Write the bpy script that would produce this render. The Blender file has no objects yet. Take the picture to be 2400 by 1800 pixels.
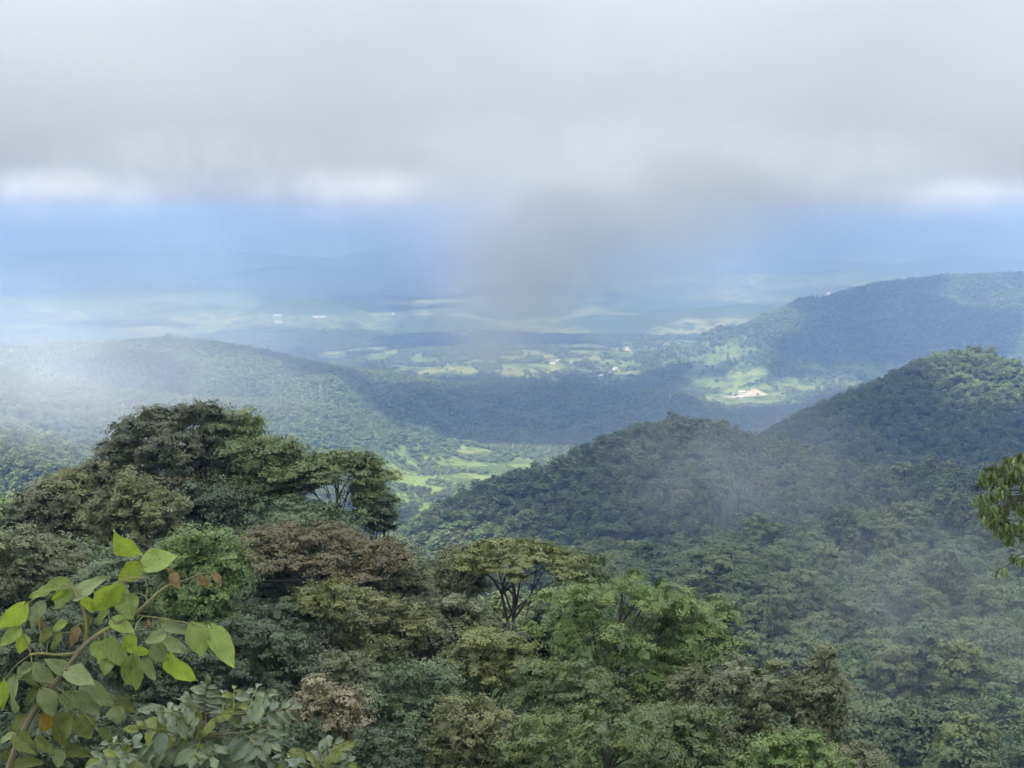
import bpy, bmesh, math, random
import numpy as np
from mathutils import Vector, Matrix

R = math.radians
SC = bpy.context.scene
COL = SC.collection

# ------------------------------------------------------------------ camera
F = 3297.0            # focal length in pixels of the 2400 x 1800 photograph (40 degree view)
HZ = 500.0            # picture row of the horizon
PITCH = math.atan((900 - HZ) / F)
cam_d = bpy.data.cameras.new('camera')
cam = bpy.data.objects.new('camera', cam_d)
COL.objects.link(cam)
cam_d.sensor_width = 36.0
cam_d.lens = 36.0 * F / 2400.0
cam_d.clip_start = 0.1
cam_d.clip_end = 200000.0
cam.location = (0, 0, 0)
cam.rotation_euler = (math.pi / 2 - PITCH, 0, 0)
SC.camera = cam

# ------------------------------------------------------------------ sky, sun, exposure
SUN_EL, SUN_AZ = 58.0, 215.0     # azimuth clockwise from the view axis (+Y): behind, a little to the left
SUN = Vector((math.sin(R(SUN_AZ)) * math.cos(R(SUN_EL)), math.cos(R(SUN_AZ)) * math.cos(R(SUN_EL)), math.sin(R(SUN_EL))))

world = bpy.data.worlds.new('World')
SC.world = world
world.use_nodes = True
wn, wl = world.node_tree.nodes, world.node_tree.links
wn.clear()
w_out = wn.new('ShaderNodeOutputWorld')
w_bg = wn.new('ShaderNodeBackground')
w_bg.inputs['Strength'].default_value = 1.0
world.cycles.sampling_method = 'MANUAL'
world.cycles.sample_map_resolution = 256
w_sky = wn.new('ShaderNodeTexSky')
w_sky.sky_type = 'NISHITA'
w_sky.sun_disc = False
w_sky.sun_elevation = R(SUN_EL)
w_sky.sun_rotation = R(SUN_AZ)
w_sky.altitude = 1000
w_scale = wn.new('ShaderNodeVectorMath'); w_scale.operation = 'SCALE'; w_scale.inputs['Scale'].default_value = 0.10
wl.new(w_sky.outputs['Color'], w_scale.inputs[0])
w_tc = wn.new('ShaderNodeTexCoord')
w_map = wn.new('ShaderNodeMapping')
w_map.inputs['Scale'].default_value = (1.0, 1.0, 1.9)
w_map.inputs['Location'].default_value = (0.37, 0.0, 0.18)
wl.new(w_tc.outputs['Generated'], w_map.inputs['Vector'])
w_n = wn.new('ShaderNodeTexNoise')
w_n.inputs['Scale'].default_value = 3.4
w_n.inputs['Detail'].default_value = 5.0
w_n.inputs['Roughness'].default_value = 0.48
w_n.inputs['Distortion'].default_value = 0.25
wl.new(w_map.outputs['Vector'], w_n.inputs['Vector'])
w_r = wn.new('ShaderNodeValToRGB')
w_r.color_ramp.elements[0].position = 0.32
w_r.color_ramp.elements[0].color = (0.282, 0.305, 0.334, 1)
w_r.color_ramp.elements[1].position = 0.66
w_r.color_ramp.elements[1].color = (0.342, 0.360, 0.388, 1)
wl.new(w_n.outputs['Fac'], w_r.inputs['Fac'])
w_mix = wn.new('ShaderNodeMixRGB')
w_mix.inputs['Fac'].default_value = 0.93
wl.new(w_scale.outputs['Vector'], w_mix.inputs[1])
wl.new(w_r.outputs['Color'], w_mix.inputs[2])
# an overcast sky is brightest overhead
w_sep = wn.new('ShaderNodeSeparateXYZ'); wl.new(w_tc.outputs['Generated'], w_sep.inputs[0])
w_up = wn.new('ShaderNodeMath'); w_up.operation = 'MAXIMUM'; w_up.inputs[1].default_value = 0.0; wl.new(w_sep.outputs['Z'], w_up.inputs[0])
w_cie = wn.new('ShaderNodeMath'); w_cie.operation = 'MULTIPLY_ADD'; w_cie.inputs[1].default_value = 2.6; w_cie.inputs[2].default_value = 0.715; wl.new(w_up.outputs['Value'], w_cie.inputs[0])
w_mul = wn.new('ShaderNodeVectorMath'); w_mul.operation = 'SCALE'; wl.new(w_mix.outputs['Color'], w_mul.inputs[0]); wl.new(w_cie.outputs['Value'], w_mul.inputs['Scale'])
wl.new(w_mul.outputs['Vector'], w_bg.inputs['Color'])
wl.new(w_bg.outputs['Background'], w_out.inputs['Surface'])

sun_d = bpy.data.lights.new('sun', 'SUN')
sun_d.energy = 5.0
sun_d.angle = R(0.8)
sun_d.color = (1.0, 0.97, 0.93)
sun = bpy.data.objects.new('sun', sun_d)
COL.objects.link(sun)
sun.rotation_euler = SUN.to_track_quat('Z', 'Y').to_euler()

SC.view_settings.view_transform = 'Standard'
SC.view_settings.look = 'None'
SC.view_settings.exposure = 1.12
SC.view_settings.gamma = 1.0
SC.view_settings.use_curve_mapping = False
SC.render.engine = 'CYCLES'
SC.cycles.use_denoising = True
SC.cycles.max_bounces = 5
SC.cycles.diffuse_bounces = 3
SC.cycles.glossy_bounces = 1
SC.cycles.transmission_bounces = 2
SC.cycles.transparent_max_bounces = 4
SC.cycles.volume_bounces = 2
SC.cycles.volume_max_steps = 48
SC.cycles.volume_step_rate = 1.6
SC.cycles.use_light_tree = False
SC.cycles.use_adaptive_sampling = True
SC.cycles.adaptive_threshold = 0.03

# ------------------------------------------------------------------ helpers
def P(px, py, d):
    """the point on the picture ray (px, py) at the distance d along the view axis on the ground"""
    u, v = (px - 1200.0) / F, (900.0 - py) / F
    y = math.cos(PITCH) + v * math.sin(PITCH)
    z = v * math.cos(PITCH) - math.sin(PITCH)
    s = d / y
    return Vector((u * s, d, z * s))

def proj(x, y, z):
    yc = y * math.cos(PITCH) - z * math.sin(PITCH)
    zc = y * math.sin(PITCH) + z * math.cos(PITCH)
    yc = np.maximum(yc, 1e-3)
    return 1200 + F * x / yc, 900 - F * zc / yc

def _hash(ix, iy, seed):
    h = (ix.astype(np.int64) * 374761393 + iy.astype(np.int64) * 668265263 + seed * 1442695041) & 0xFFFFFFFF
    h = ((h ^ (h >> 13)) * 1274126177) & 0xFFFFFFFF
    return ((h ^ (h >> 16)) & 0xFFFFFF) / float(0xFFFFFF)

def vnoise(x, y, seed=0):
    x = np.asarray(x, float); y = np.asarray(y, float)
    ix, iy = np.floor(x), np.floor(y)
    fx, fy = x - ix, y - iy
    fx = fx * fx * fx * (fx * (fx * 6 - 15) + 10); fy = fy * fy * fy * (fy * (fy * 6 - 15) + 10)
    a, b = _hash(ix, iy, seed), _hash(ix + 1, iy, seed)
    c, d = _hash(ix, iy + 1, seed), _hash(ix + 1, iy + 1, seed)
    return (a + (b - a) * fx) * (1 - fy) + (c + (d - c) * fx) * fy

def fbm(x, y, seed=0, octv=4, gain=0.5):
    s, a, t = 0.0, 1.0, 0.0
    c, sn = math.cos(0.7), math.sin(0.7)
    for o in range(octv):
        s = s + a * (vnoise(x, y, seed + o * 17) - 0.5); t += a
        x, y = (x * c - y * sn) * 2.03 + 5.1, (x * sn + y * c) * 2.03 + 1.7
        a *= gain
    return s / t * 2.0        # about -1 .. 1

def sstep(a, b, x):
    t = np.clip((x - a) / (b - a), 0, 1)
    return t * t * (3 - 2 * t)

def mesh_obj(name, verts, faces, mat=None, parent=None, smooth=False, attrs=None, link=True):
    me = bpy.data.meshes.new(name)
    verts = np.asarray(verts, np.float32).reshape(-1, 3)
    if isinstance(faces, np.ndarray):
        n, k = faces.shape
        me.vertices.add(len(verts)); me.vertices.foreach_set('co', verts.ravel())
        me.loops.add(n * k); me.loops.foreach_set('vertex_index', faces.astype(np.int32).ravel())
        me.polygons.add(n)
        me.polygons.foreach_set('loop_start', np.arange(0, n * k, k, dtype=np.int32))
        me.polygons.foreach_set('loop_total', np.full(n, k, np.int32))
        me.update(calc_edges=True)
    else:
        me.from_pydata([tuple(v) for v in verts], [], faces)
    if smooth:
        me.polygons.foreach_set('use_smooth', np.ones(len(me.polygons), bool))
    for k, v in (attrs or {}).items():
        v = np.asarray(v, np.float32)
        if v.ndim == 1:
            a = me.attributes.new(k, 'FLOAT', 'POINT'); a.data.foreach_set('value', v)
        else:
            a = me.attributes.new(k, 'FLOAT_VECTOR', 'POINT'); a.data.foreach_set('vector', v.ravel())
    if mat:
        me.materials.append(mat)
    o = bpy.data.objects.new(name, me)
    if link:
        COL.objects.link(o)
    if parent:
        o.parent = parent
    return o

def tag(o, label=None, cat=None, group=None, kind=None):
    if label: o['label'] = label
    if cat: o['category'] = cat
    if group: o['group'] = group
    if kind: o['kind'] = kind
    return o

def new_mat(name):
    m = bpy.data.materials.new(name); m.use_nodes = True
    m.node_tree.nodes.clear()
    return m, m.node_tree.nodes, m.node_tree.links

# ------------------------------------------------------------------ terrain
def px_line(pts, drop=0.0):
    out = []
    for (px, py, d) in pts:
        p = P(px, py, d); out.append((p.x, p.y, p.z - drop))
    return out

RIDGES = [
    # crest points, side slope, rounding radius, roughness
    # the spur under the camera
    dict(p=[(0, -60, 6), (0, -6, -1.5), (0, 2.5, -2.3), (-1, 9, -5.6), (-2, 24, -14.5), (-4, 45, -25), (-7, 75, -35), (-12, 105, -40), (-25, 130, -41),
            (-34, 150, -39), (-45, 190, -52), (-60, 260, -85), (-80, 400, -150), (-100, 600, -240)], s=0.95, a=16, n=2.0),
    # flank of the mountain on the right with the misty valley forest
    dict(p=px_line([(3000, 1700, 330), (2750, 1720, 370), (2580, 1640, 430), (2450, 1530, 510), (2300, 1440, 590), (2100, 1395, 650), (1800, 1385, 690), (1500, 1400, 700)], 9), s=0.30, a=50, n=7),
    dict(p=px_line([(2700, 1130, 850), (2450, 1175, 930), (2250, 1210, 940), (2000, 1275, 920), (1800, 1330, 890), (1600, 1360, 860)], 10), s=0.36, a=50, n=8),
    # dark hill in the middle
    dict(p=px_line([(860, 1290, 1330), (960, 1240, 1350), (1100, 1170, 1370), (1180, 1125, 1380), (1300, 1092, 1400), (1400, 1045, 1410), (1500, 1005, 1420),
                    (1600, 985, 1420), (1700, 1008, 1430), (1800, 1040, 1420), (1900, 1090, 1380), (2050, 1105, 1330), (2250, 1105, 1280), (2500, 1080, 1250)], 12), s=0.46, a=35, n=9),
    # hill behind it on the right
    dict(p=px_line([(1790, 1035, 2150), (1900, 992, 2200), (2000, 935, 2250), (2100, 885, 2280), (2200, 838, 2300), (2260, 824, 2300), (2300, 824, 2300), (2360, 848, 2280), (2450, 890, 2250), (2600, 880, 2250)], 13), s=0.55, a=75, n=12),
    # long far ridge on the right
    dict(p=px_line([(1790, 752, 6300), (1860, 722, 6450), (1950, 696, 6600), (2050, 664, 6750), (2150, 652, 6850), (2250, 643, 6900), (2380, 638, 7000), (2600, 630, 7100)], 13), s=0.50, a=120, n=26),
    dict(p=px_line([(2150, 680, 6600), (2080, 740, 6300), (2050, 800, 6000)], 13), s=0.42, a=110, n=22),
    dict(p=px_line([(1850, 735, 6350), (1790, 780, 6100), (1760, 830, 5850)], 13), s=0.42, a=110, n=22),
    dict(p=px_line([(2400, 690, 6500), (2420, 780, 6000)], 13), s=0.42, a=110, n=22),
    # left hill behind the knoll
    dict(p=px_line([(-300, 760, 3500), (0, 808, 3600), (200, 800, 3750), (400, 790, 3850), (500, 796, 3900), (600, 812, 3950), (700, 838, 4050), (850, 858, 4200), (950, 872, 4300),
                    (1050, 893, 4400), (1250, 893, 4500), (1400, 897, 4550), (1500, 915, 4500), (1580, 950, 4300)], 12), s=0.30, a=90, n=22),
    # nearer left spur, sunlit
    dict(p=px_line([(-300, 800, 2300), (0, 870, 2500), (200, 900, 2750), (450, 925, 3000), (650, 930, 3300), (760, 945, 3450), (860, 985, 3550), (950, 1030, 3600)], 12), s=0.50, a=60, n=18),
    dict(p=px_line([(-200, 960, 1500), (0, 1010, 1600), (150, 1050, 1700), (350, 1090, 1800), (550, 1150, 1880)], 10), s=0.46, a=50, n=12),
]

def terrain_h(x, y):
    x = np.asarray(x, float); y = np.asarray(y, float)
    r = np.hypot(x, y)
    base = np.interp(r, [0, 600, 1500, 2600, 3600, 5200, 60000], [-330, -400, -500, -566, -610, -700, -700])
    far = sstep(3600, 7000, r)
    n1 = fbm(x / 1500, y / 1500, 3, 4); n2 = fbm(x / 420 + 9, y / 420, 11, 3)
    base = base + sstep(6500, 9000, r) * np.maximum(fbm(x / 1300 + 7, y / 1100, 131, 4) - .02, 0) * 190 + far * (np.maximum(n1, -0.1) * 120 + n2 * 18) + (1 - far) * n2 * 9 + far * sstep(9000, 20000, r) * np.maximum(fbm(x / 3600, y / 3600, 29, 4), 0) * 300
    h = base
    nn = fbm(x / 260, y / 260, 21, 4); nf = fbm(x / 60, y / 60, 41, 3)
    rg = np.abs(fbm(x / 240 + 3, y / 240, 121, 3)) * 2 - .5
    k = np.clip(r * 0.008, 0.6, 18)
    for rd in RIDGES:
        pts = rd['p']
        best = np.full(x.shape, 1e18); zc = np.zeros(x.shape)
        for (x0, y0, z0), (x1, y1, z1) in zip(pts[:-1], pts[1:]):
            dx, dy = x1 - x0, y1 - y0
            t = np.clip(((x - x0) * dx + (y - y0) * dy) / (dx * dx + dy * dy), 0, 1)
            dd = np.hypot(x - x0 - t * dx, y - y0 - t * dy)
            m = dd < best
            best = np.where(m, dd, best); zc = np.where(m, z0 + t * (z1 - z0), zc)
        a = rd['a']
        g = zc - rd['s'] * (np.sqrt(best * best + a * a) - a) * (1 + 0.25 * nn) + rd['n'] * (nn * 0.7 * np.clip(best / 200, 0.12, 1.5) + nf * 0.25 * np.clip(best / 60, 0.05, 1) + rg * 1.5 * np.clip((best - 25) / 140, 0, 1.6) * (a > 20))
        mx = np.maximum(h, g)
        h = mx + k * np.log(np.exp((h - mx) / k) + np.exp((g - mx) / k))
    return h

def field_mask(x, y):
    """1 where pasture or clearing, 0 where forest"""
    x = np.asarray(x, float); y = np.asarray(y, float)
    z = terrain_h(x, y)
    px, py = proj(x, y, z)
    r = np.hypot(x, y)
    m = sstep(0.05, 0.25, fbm(x / 520 + 40, y / 640, 57, 4) * sstep(14000, 8000, r) + fbm(x / 2200 + 4, y / 2600, 58, 4) * sstep(7000, 13000, r)) * sstep(4800, 5600, r) * np.maximum(sstep(-590, -640, z), .6 * (r > 9000))
    jit = fbm(x / 130, y / 130, 63, 3) * 0.5
    wob = fbm(x / 60, y / 60, 67, 3) * 0.6
    for (cx, cy, rx, ry, d0, d1, amt) in FIELDS:
        q = ((px - cx) / rx) ** 2 + ((py - cy) / ry) ** 2 + jit + wob * 0.5
        m = np.maximum(m, amt * sstep(1.15, 0.75, q) * (r > d0) * (r < d1))
    return m

FIELDS = [  # clearings: picture column, row, half sizes, distance range, strength
    (1110, 1105, 175, 40, 1900, 4200, 1.0), (1010, 1125, 190, 55, 1900, 4200, 1.0), (985, 1195, 130, 20, 1900, 4200, 1.0),
    (1040, 1060, 120, 14, 1900, 4300, .8),
    (1190, 862, 330, 26, 4600, 7000, 0.9), (1330, 835, 180, 30, 4700, 8000, .9), (1010, 860, 60, 30, 4600, 7000, .9),
    (1760, 928, 110, 26, 4000, 6000, 1.0), (1850, 905, 90, 12, 4000, 6000, .9), (1620, 820, 140, 40, 4800, 8000, .8),
    (1312, 853, 40, 9, 4000, 9000, 1.0), (1738, 929, 50, 12, 3500, 9000, 1.0), (651, 750, 40, 14, 4000, 14000, 1.0), (748, 747, 50, 8, 4000, 14000, 1.0), (633, 788, 20, 6, 3900, 12000, 1.0), (718, 782, 16, 8, 3900, 12000, 1.0),
    (1440, 880, 70, 20, 4500, 9000, 1.0), (1470, 815, 16, 16, 4500, 9000, 1.0), (1046, 1180, 16, 8, 1500, 4000, 1.0),
    (1320, 775, 70, 10, 5000, 9000, .9), (30, 800, 50, 26, 3300, 3900, .8),
]
# ------------------------------------------------------------------ terrain sheet
def build_terrain():
    ang = np.concatenate([np.arange(-180, -60, 6.0), np.arange(-60, -24, 1.5), np.arange(-24, 24, 0.15), np.arange(24, 60, 1.5), np.arange(60, 180, 6.0)])
    rad = np.concatenate([[0.6], np.geomspace(1.5, 700, 130), np.geomspace(706, 9000, 330)[0:], np.geomspace(9150, 70000, 90)])
    A, RR = np.meshgrid(np.radians(ang), rad)
    X, Y = RR * np.sin(A), RR * np.cos(A)
    Z = terrain_h(X, Y)
    fm = np.zeros_like(Z)
    sel = RR > 2000
    fm[sel] = field_mask(X[sel], Y[sel])
    nr, na = X.shape
    i, j = np.meshgrid(np.arange(nr - 1), np.arange(na), indexing='ij')
    a = i * na + j; b = i * na + (j + 1) % na
    faces = np.stack([a, b, b + na, a + na], -1).reshape(-1, 4)[:, ::-1]
    v = np.stack([X, Y, Z], -1).reshape(-1, 3)
    o = mesh_obj('terrain', v, faces, MAT['ground'], smooth=True, attrs={'field': fm.ravel()})
    tag(o, kind='structure')
    return o

def ground_material():
    m, n, l = new_mat('ground')
    out = n.new('ShaderNodeOutputMaterial'); bs = n.new('ShaderNodeBsdfDiffuse')
    geo = n.new('ShaderNodeNewGeometry')
    at = n.new('ShaderNodeAttribute'); at.attribute_name = 'field'
    def noise(scale, det=4, rough=0.55):
        k = n.new('ShaderNodeTexNoise'); k.inputs['Scale'].default_value = scale; k.inputs['Detail'].default_value = det
        k.inputs['Roughness'].default_value = rough
        l.new(geo.outputs['Position'], k.inputs['Vector']); return k
    def ramp(src, stops):
        r = n.new('ShaderNodeValToRGB')
        while len(r.color_ramp.elements) < len(stops): r.color_ramp.elements.new(0.5)
        for e, (p, c) in zip(r.color_ramp.elements, stops): e.position = p; e.color = (*c, 1)
        l.new(src, r.inputs['Fac']); return r
    big = noise(1 / 420, 5); mid = noise(1 / 70, 4); fine = noise(1 / 11, 2)
    # forest seen as one mass
    f1 = ramp(fine.outputs['Fac'], [(0.3, (0.028, 0.046, 0.020)), (0.55, (0.07, 0.10, 0.04)), (0.75, (0.115, 0.155, 0.06))])
    # pasture and clearings
    p1 = ramp(big.outputs['Fac'], [(0.30, (0.115, 0.16, 0.052)), (0.5, (0.16, 0.205, 0.07)), (0.62, (0.22, 0.22, 0.09)), (0.72, (0.13, 0.178, 0.06))])
    # scattered scrub inside the pastures
    ms = ramp(mid.outputs['Fac'], [(0.47, (0, 0, 0)), (0.56, (1, 1, 1))])
    mul = n.new('ShaderNodeMath'); mul.operation = 'MULTIPLY'; l.new(at.outputs['Fac'], mul.inputs[0])
    inv = n.new('ShaderNodeMath'); inv.operation = 'SUBTRACT'; inv.inputs[0].default_value = 1.15; inv.use_clamp = True
    l.new(ms.outputs['Color'], inv.inputs[1])
    l.new(inv.outputs['Value'], mul.inputs[1])
    mix = n.new('ShaderNodeMixRGB')
    l.new(mul.outputs['Value'], mix.inputs['Fac']); l.new(f1.outputs['Color'], mix.inputs[1]); l.new(p1.outputs['Color'], mix.inputs[2])
    vor = n.new('ShaderNodeTexVoronoi'); vor.inputs['Scale'].default_value = 1 / 13; l.new(geo.outputs['Position'], vor.inputs['Vector'])
    bp = n.new('ShaderNodeBump'); bp.inputs['Strength'].default_value = 0.9; bp.inputs['Distance'].default_value = 5.0; bp.invert = True
    l.new(vor.outputs['Distance'], bp.inputs['Height'])
    l.new(mix.outputs['Color'], bs.inputs['Color']); l.new(bp.outputs['Normal'], bs.inputs['Normal'])
    l.new(bs.outputs['BSDF'], out.inputs['Surface'])
    return m

MAT = {}
MAT['ground'] = ground_material()
terrain = build_terrain()

# ------------------------------------------------------------------ haze
def build_haze():
    m, n, l = new_mat('haze')
    out = n.new('ShaderNodeOutputMaterial'); v = n.new('ShaderNodeVolumePrincipled')
    v.inputs['Color'].default_value = (0.106, 0.170, 0.318, 1)
    v.inputs['Absorption Color'].default_value = (0.50, 0.48, 0.52, 1)
    v.inputs['Density'].default_value = 3.1e-4
    v.inputs['Anisotropy'].default_value = 0.0
    l.new(v.outputs['Volume'], out.inputs['Volume'])
    b = 68000.0
    lo, hi = -760.0, 80.0
    vs = [(x, y, z) for z in (lo, hi) for y in (-b, b) for x in (-b, b)]
    fs = [(0, 2, 3, 1), (4, 5, 7, 6), (0, 1, 5, 4), (2, 6, 7, 3), (0, 4, 6, 2), (1, 3, 7, 5)]
    o = mesh_obj('haze', vs, fs, m)
    tag(o, 'thin blue haze in the air over the lowland', 'haze', kind='stuff')
build_haze()

# ------------------------------------------------------------------ broken cloud high above, whose gaps let the sun through
CLOUD_Z = 4200.0
SHADE = [  # shaded (+) and sunlit (-) stretches of ground: column, row, half sizes, weight, nearest and farthest distance
    (1200, 1620, 2600, 520, 4.0, 0, 1250), (1500, 1130, 560, 190, 3.0, 800, 1700), (2300, 1160, 400, 110, 3.0, 800, 1700),
    (2060, 985, 170, 85, 1.6, 1700, 2700), (2290, 925, 170, 105, -9.0, 1700, 2700), (2290, 1050, 50, 32, -8.0, 1700, 2700), (2380, 1050, 60, 60, 1.5, 1700, 2700),
    (1100, 1130, 260, 75, -4.0, 1800, 4300), (760, 990, 190, 85, -3.0, 1800, 3800), (120, 1040, 260, 150, -2.5, 1300, 3000),
    (1200, 975, 430, 66, 3.2, 3600, 5200), (300, 880, 150, 50, 1.8, 2800, 4600), (560, 890, 130, 40, -2.0, 2800, 4600), (560, 970, 160, 36, 1.5, 2800, 4200), (420, 795, 330, 20, 0.6, 3000, 4600),
    (1230, 845, 330, 34, -3.0, 4600, 9000), (1660, 815, 180, 45, -2.6, 4600, 9000), (1760, 925, 130, 32, -3.0, 4000, 6500), (1660, 870, 90, 24, 1.5, 4500, 7000), (1260, 800, 120, 20, 3.0, 5000, 9000), (980, 800, 110, 20, 2.0, 5000, 9000),
    (2050, 800, 340, 100, 2.6, 3500, 9000), (2310, 690, 95, 40, -3.5, 3500, 9000), (1810, 755, 90, 40, -2.6, 3500, 9000), (2110, 765, 110, 22, -2.0, 3500, 9000), (1940, 700, 90, 50, 1.6, 3500, 9000),
    (1820, 900, 200, 16, -1.5, 4000, 6500), (1900, 960, 140, 26, 1.5, 3500, 9000),
]
def cloud_cover(qx, qy):
    gx, gy = qx.copy(), qy.copy()
    for it in range(6):
        gz = terrain_h(gx, gy)
        t = (CLOUD_Z - gz) / SUN.z
        gx, gy = qx - SUN.x * t, qy - SUN.y * t
    gz = terrain_h(gx, gy)
    px, py = proj(gx, gy, gz)
    r = np.hypot(gx, gy)
    n = fbm(qx / 1500, qy / 1500, 83, 5, 0.55)
    n = n * sstep(16000, 9000, r) + fbm(qx / 2300 + 5, qy / 2300, 85, 5, .55) * sstep(9000, 16000, r)
    c = n * 1.5 - 0.24
    w = fbm(qx / 420, qy / 420, 91, 3)
    inf = gy > 5
    for (cx, cy, rx, ry, wt, d0, d1) in SHADE:
        q = ((px - cx) / rx) ** 2 + ((py - cy) / ry) ** 2
        c = c + wt * sstep(1.5, 0.4, q + 0.35 * w) * (r > d0) * (r < d1) * inf
    c = c + 2.5 * (r < 220)
    for (x3, y3, z3, r3) in ((60, 1750, -20, 500), (350, 1750, 40, 500), (-250, 1750, 60, 420), (620, 1750, 50, 420), (-480, 1750, 50, 420), (200, 1750, 160, 500)):      # the hanging cloud lies in the shade of the bank above
        t3 = (CLOUD_Z - z3) / SUN.z
        c = c + 2.5 * sstep(1.3, .6, np.hypot(qx - x3 - SUN.x * t3, qy - y3 - SUN.y * t3) / r3)
    return c

def build_clouds():
    st = 90.0
    off = SUN * ((CLOUD_Z + 500) / SUN.z)
    xs = np.arange(-9000, 9000, st) + off.x; ys = np.arange(-2500 + off.y, 25300, st)
    X, Y = np.meshgrid(xs, ys)
    c = cloud_cover(X.ravel(), Y.ravel()).reshape(X.shape)
    edge = np.minimum(np.minimum(sstep(0, 8, np.arange(X.shape[1]))[None, :], sstep(0, 8, np.arange(X.shape[1])[::-1])[None, :]),
                      np.minimum(sstep(0, 8, np.arange(X.shape[0]))[:, None], sstep(0, 8, np.arange(X.shape[0])[::-1])[:, None]))
    c = np.where(edge < 1, c - (1 - edge) * 6, c)
    th = np.clip(c, 0, 1.6)
    puff = fbm(X / 260, Y / 260, 7, 4)
    top = CLOUD_Z + 4 + np.sqrt(th) * (150 + 130 * puff)
    bot = CLOUD_Z - 4 - np.sqrt(th) * (35 + 25 * fbm(X / 300, Y / 300, 9, 3))
    inside = c > 0
    cell = inside[:-1, :-1] & inside[1:, :-1] & inside[:-1, 1:] & inside[1:, 1:]
    ny, nx = X.shape
    V = np.concatenate([np.stack([X, Y, top], -1).reshape(-1, 3), np.stack([X, Y, bot], -1).reshape(-1, 3)])
    N = nx * ny
    I, J = np.nonzero(cell)
    a = I * nx + J
    tf = np.stack([a, a + 1, a + nx + 1, a + nx], -1)
    bf = np.stack([a, a + nx, a + nx + 1, a + 1], -1) + N
    fs = [tf, bf]
    pad = np.pad(cell, 1)
    for (di, dj, e0, e1) in ((-1, 0, 1, 0), (1, 0, nx, nx + 1), (0, -1, 0, nx), (0, 1, nx + 1, 1)):
        open_ = ~pad[1 + I + di, 1 + J + dj]
        b = a[open_]
        fs.append(np.stack([b + e0, b + e1, b + e1 + N, b + e0 + N], -1))
    faces = np.concatenate(fs)
    used, inv = np.unique(faces, return_inverse=True)
    m, n, l = new_mat('cloud')
    out = n.new('ShaderNodeOutputMaterial'); d = n.new('ShaderNodeBsdfDiffuse'); t = n.new('ShaderNodeBsdfTranslucent'); mx = n.new('ShaderNodeMixShader')
    d.inputs['Color'].default_value = (0.9, 0.9, 0.9, 1); t.inputs['Color'].default_value = (0.97, 0.97, 0.97, 1); mx.inputs['Fac'].default_value = 0.78
    l.new(d.outputs['BSDF'], mx.inputs[1]); l.new(t.outputs['BSDF'], mx.inputs[2]); l.new(mx.outputs['Shader'], out.inputs['Surface'])
    o = mesh_obj('clouds', V[used], inv.reshape(-1, 4), m, smooth=True)
    tag(o, 'broken bank of white cloud high over the valley', 'clouds', kind='stuff')
build_clouds()
# ------------------------------------------------------------------ foliage
def leaf_material(name, dark, light, accent=None, trans=0.3, vary=0.0, rough=0.45, spec=0.45, hues=None):
    m, n, l = new_mat(name)
    out = n.new('ShaderNodeOutputMaterial')
    at = n.new('ShaderNodeAttribute'); at.attribute_name = 'tint'
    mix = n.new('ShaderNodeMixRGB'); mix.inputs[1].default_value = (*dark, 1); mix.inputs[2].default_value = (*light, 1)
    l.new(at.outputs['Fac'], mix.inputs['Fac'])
    col = mix.outputs['Color']
    if hues:      # each tree of a wood has its own green
        oi = n.new('ShaderNodeObjectInfo')
        rp = n.new('ShaderNodeValToRGB')
        rp.color_ramp.interpolation = 'LINEAR'
        while len(rp.color_ramp.elements) < len(hues): rp.color_ramp.elements.new(0.5)
        for e, (p, c) in zip(rp.color_ramp.elements, hues): e.position = p; e.color = (*c, 1)
        l.new(oi.outputs['Random'], rp.inputs['Fac'])
        mu = n.new('ShaderNodeMixRGB'); mu.blend_type = 'MULTIPLY'; mu.inputs['Fac'].default_value = 1
        l.new(col, mu.inputs[1]); l.new(rp.outputs['Color'], mu.inputs[2]); col = mu.outputs['Color']
    if accent:
        at2 = n.new('ShaderNodeAttribute'); at2.attribute_name = 'accent'
        mx = n.new('ShaderNodeMixRGB'); mx.inputs[2].default_value = (*accent, 1)
        l.new(at2.outputs['Fac'], mx.inputs['Fac']); l.new(col, mx.inputs[1]); col = mx.outputs['Color']
    p = n.new('ShaderNodeBsdfPrincipled'); p.inputs['Roughness'].default_value = rough
    p.inputs['Specular IOR Level'].default_value = spec
    t = n.new('ShaderNodeBsdfTranslucent'); ms = n.new('ShaderNodeMixShader'); ms.inputs['Fac'].default_value = trans
    l.new(col, p.inputs['Base Color']); l.new(col, t.inputs['Color'])
    l.new(p.outputs['BSDF'], ms.inputs[1]); l.new(t.outputs['BSDF'], ms.inputs[2]); l.new(ms.outputs['Shader'], out.inputs['Surface'])
    return m

def bark_material(name, c1, c2, scale=6.0):
    m, n, l = new_mat(name)
    out = n.new('ShaderNodeOutputMaterial'); p = n.new('ShaderNodeBsdfPrincipled'); p.inputs['Roughness'].default_value = 0.85
    tc = n.new('ShaderNodeTexCoord'); k = n.new('ShaderNodeTexNoise'); k.inputs['Scale'].default_value = scale; k.inputs['Detail'].default_value = 4
    l.new(tc.outputs['Object'], k.inputs['Vector'])
    mix = n.new('ShaderNodeMixRGB'); mix.inputs[1].default_value = (*c1, 1); mix.inputs[2].default_value = (*c2, 1)
    l.new(k.outputs['Fac'], mix.inputs['Fac']); l.new(mix.outputs['Color'], p.inputs['Base Color'])
    b = n.new('ShaderNodeBump'); b.inputs['Strength'].default_value = 0.4; l.new(k.outputs['Fac'], b.inputs['Height']); l.new(b.outputs['Normal'], p.inputs['Normal'])
    l.new(p.outputs['BSDF'], out.inputs['Surface'])
    return m

MAT['bark'] = bark_material('bark', (0.035, 0.03, 0.024), (0.10, 0.088, 0.07))
MAT['bark_pale'] = bark_material('bark_pale', (0.16, 0.14, 0.11), (0.34, 0.31, 0.26))

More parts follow.
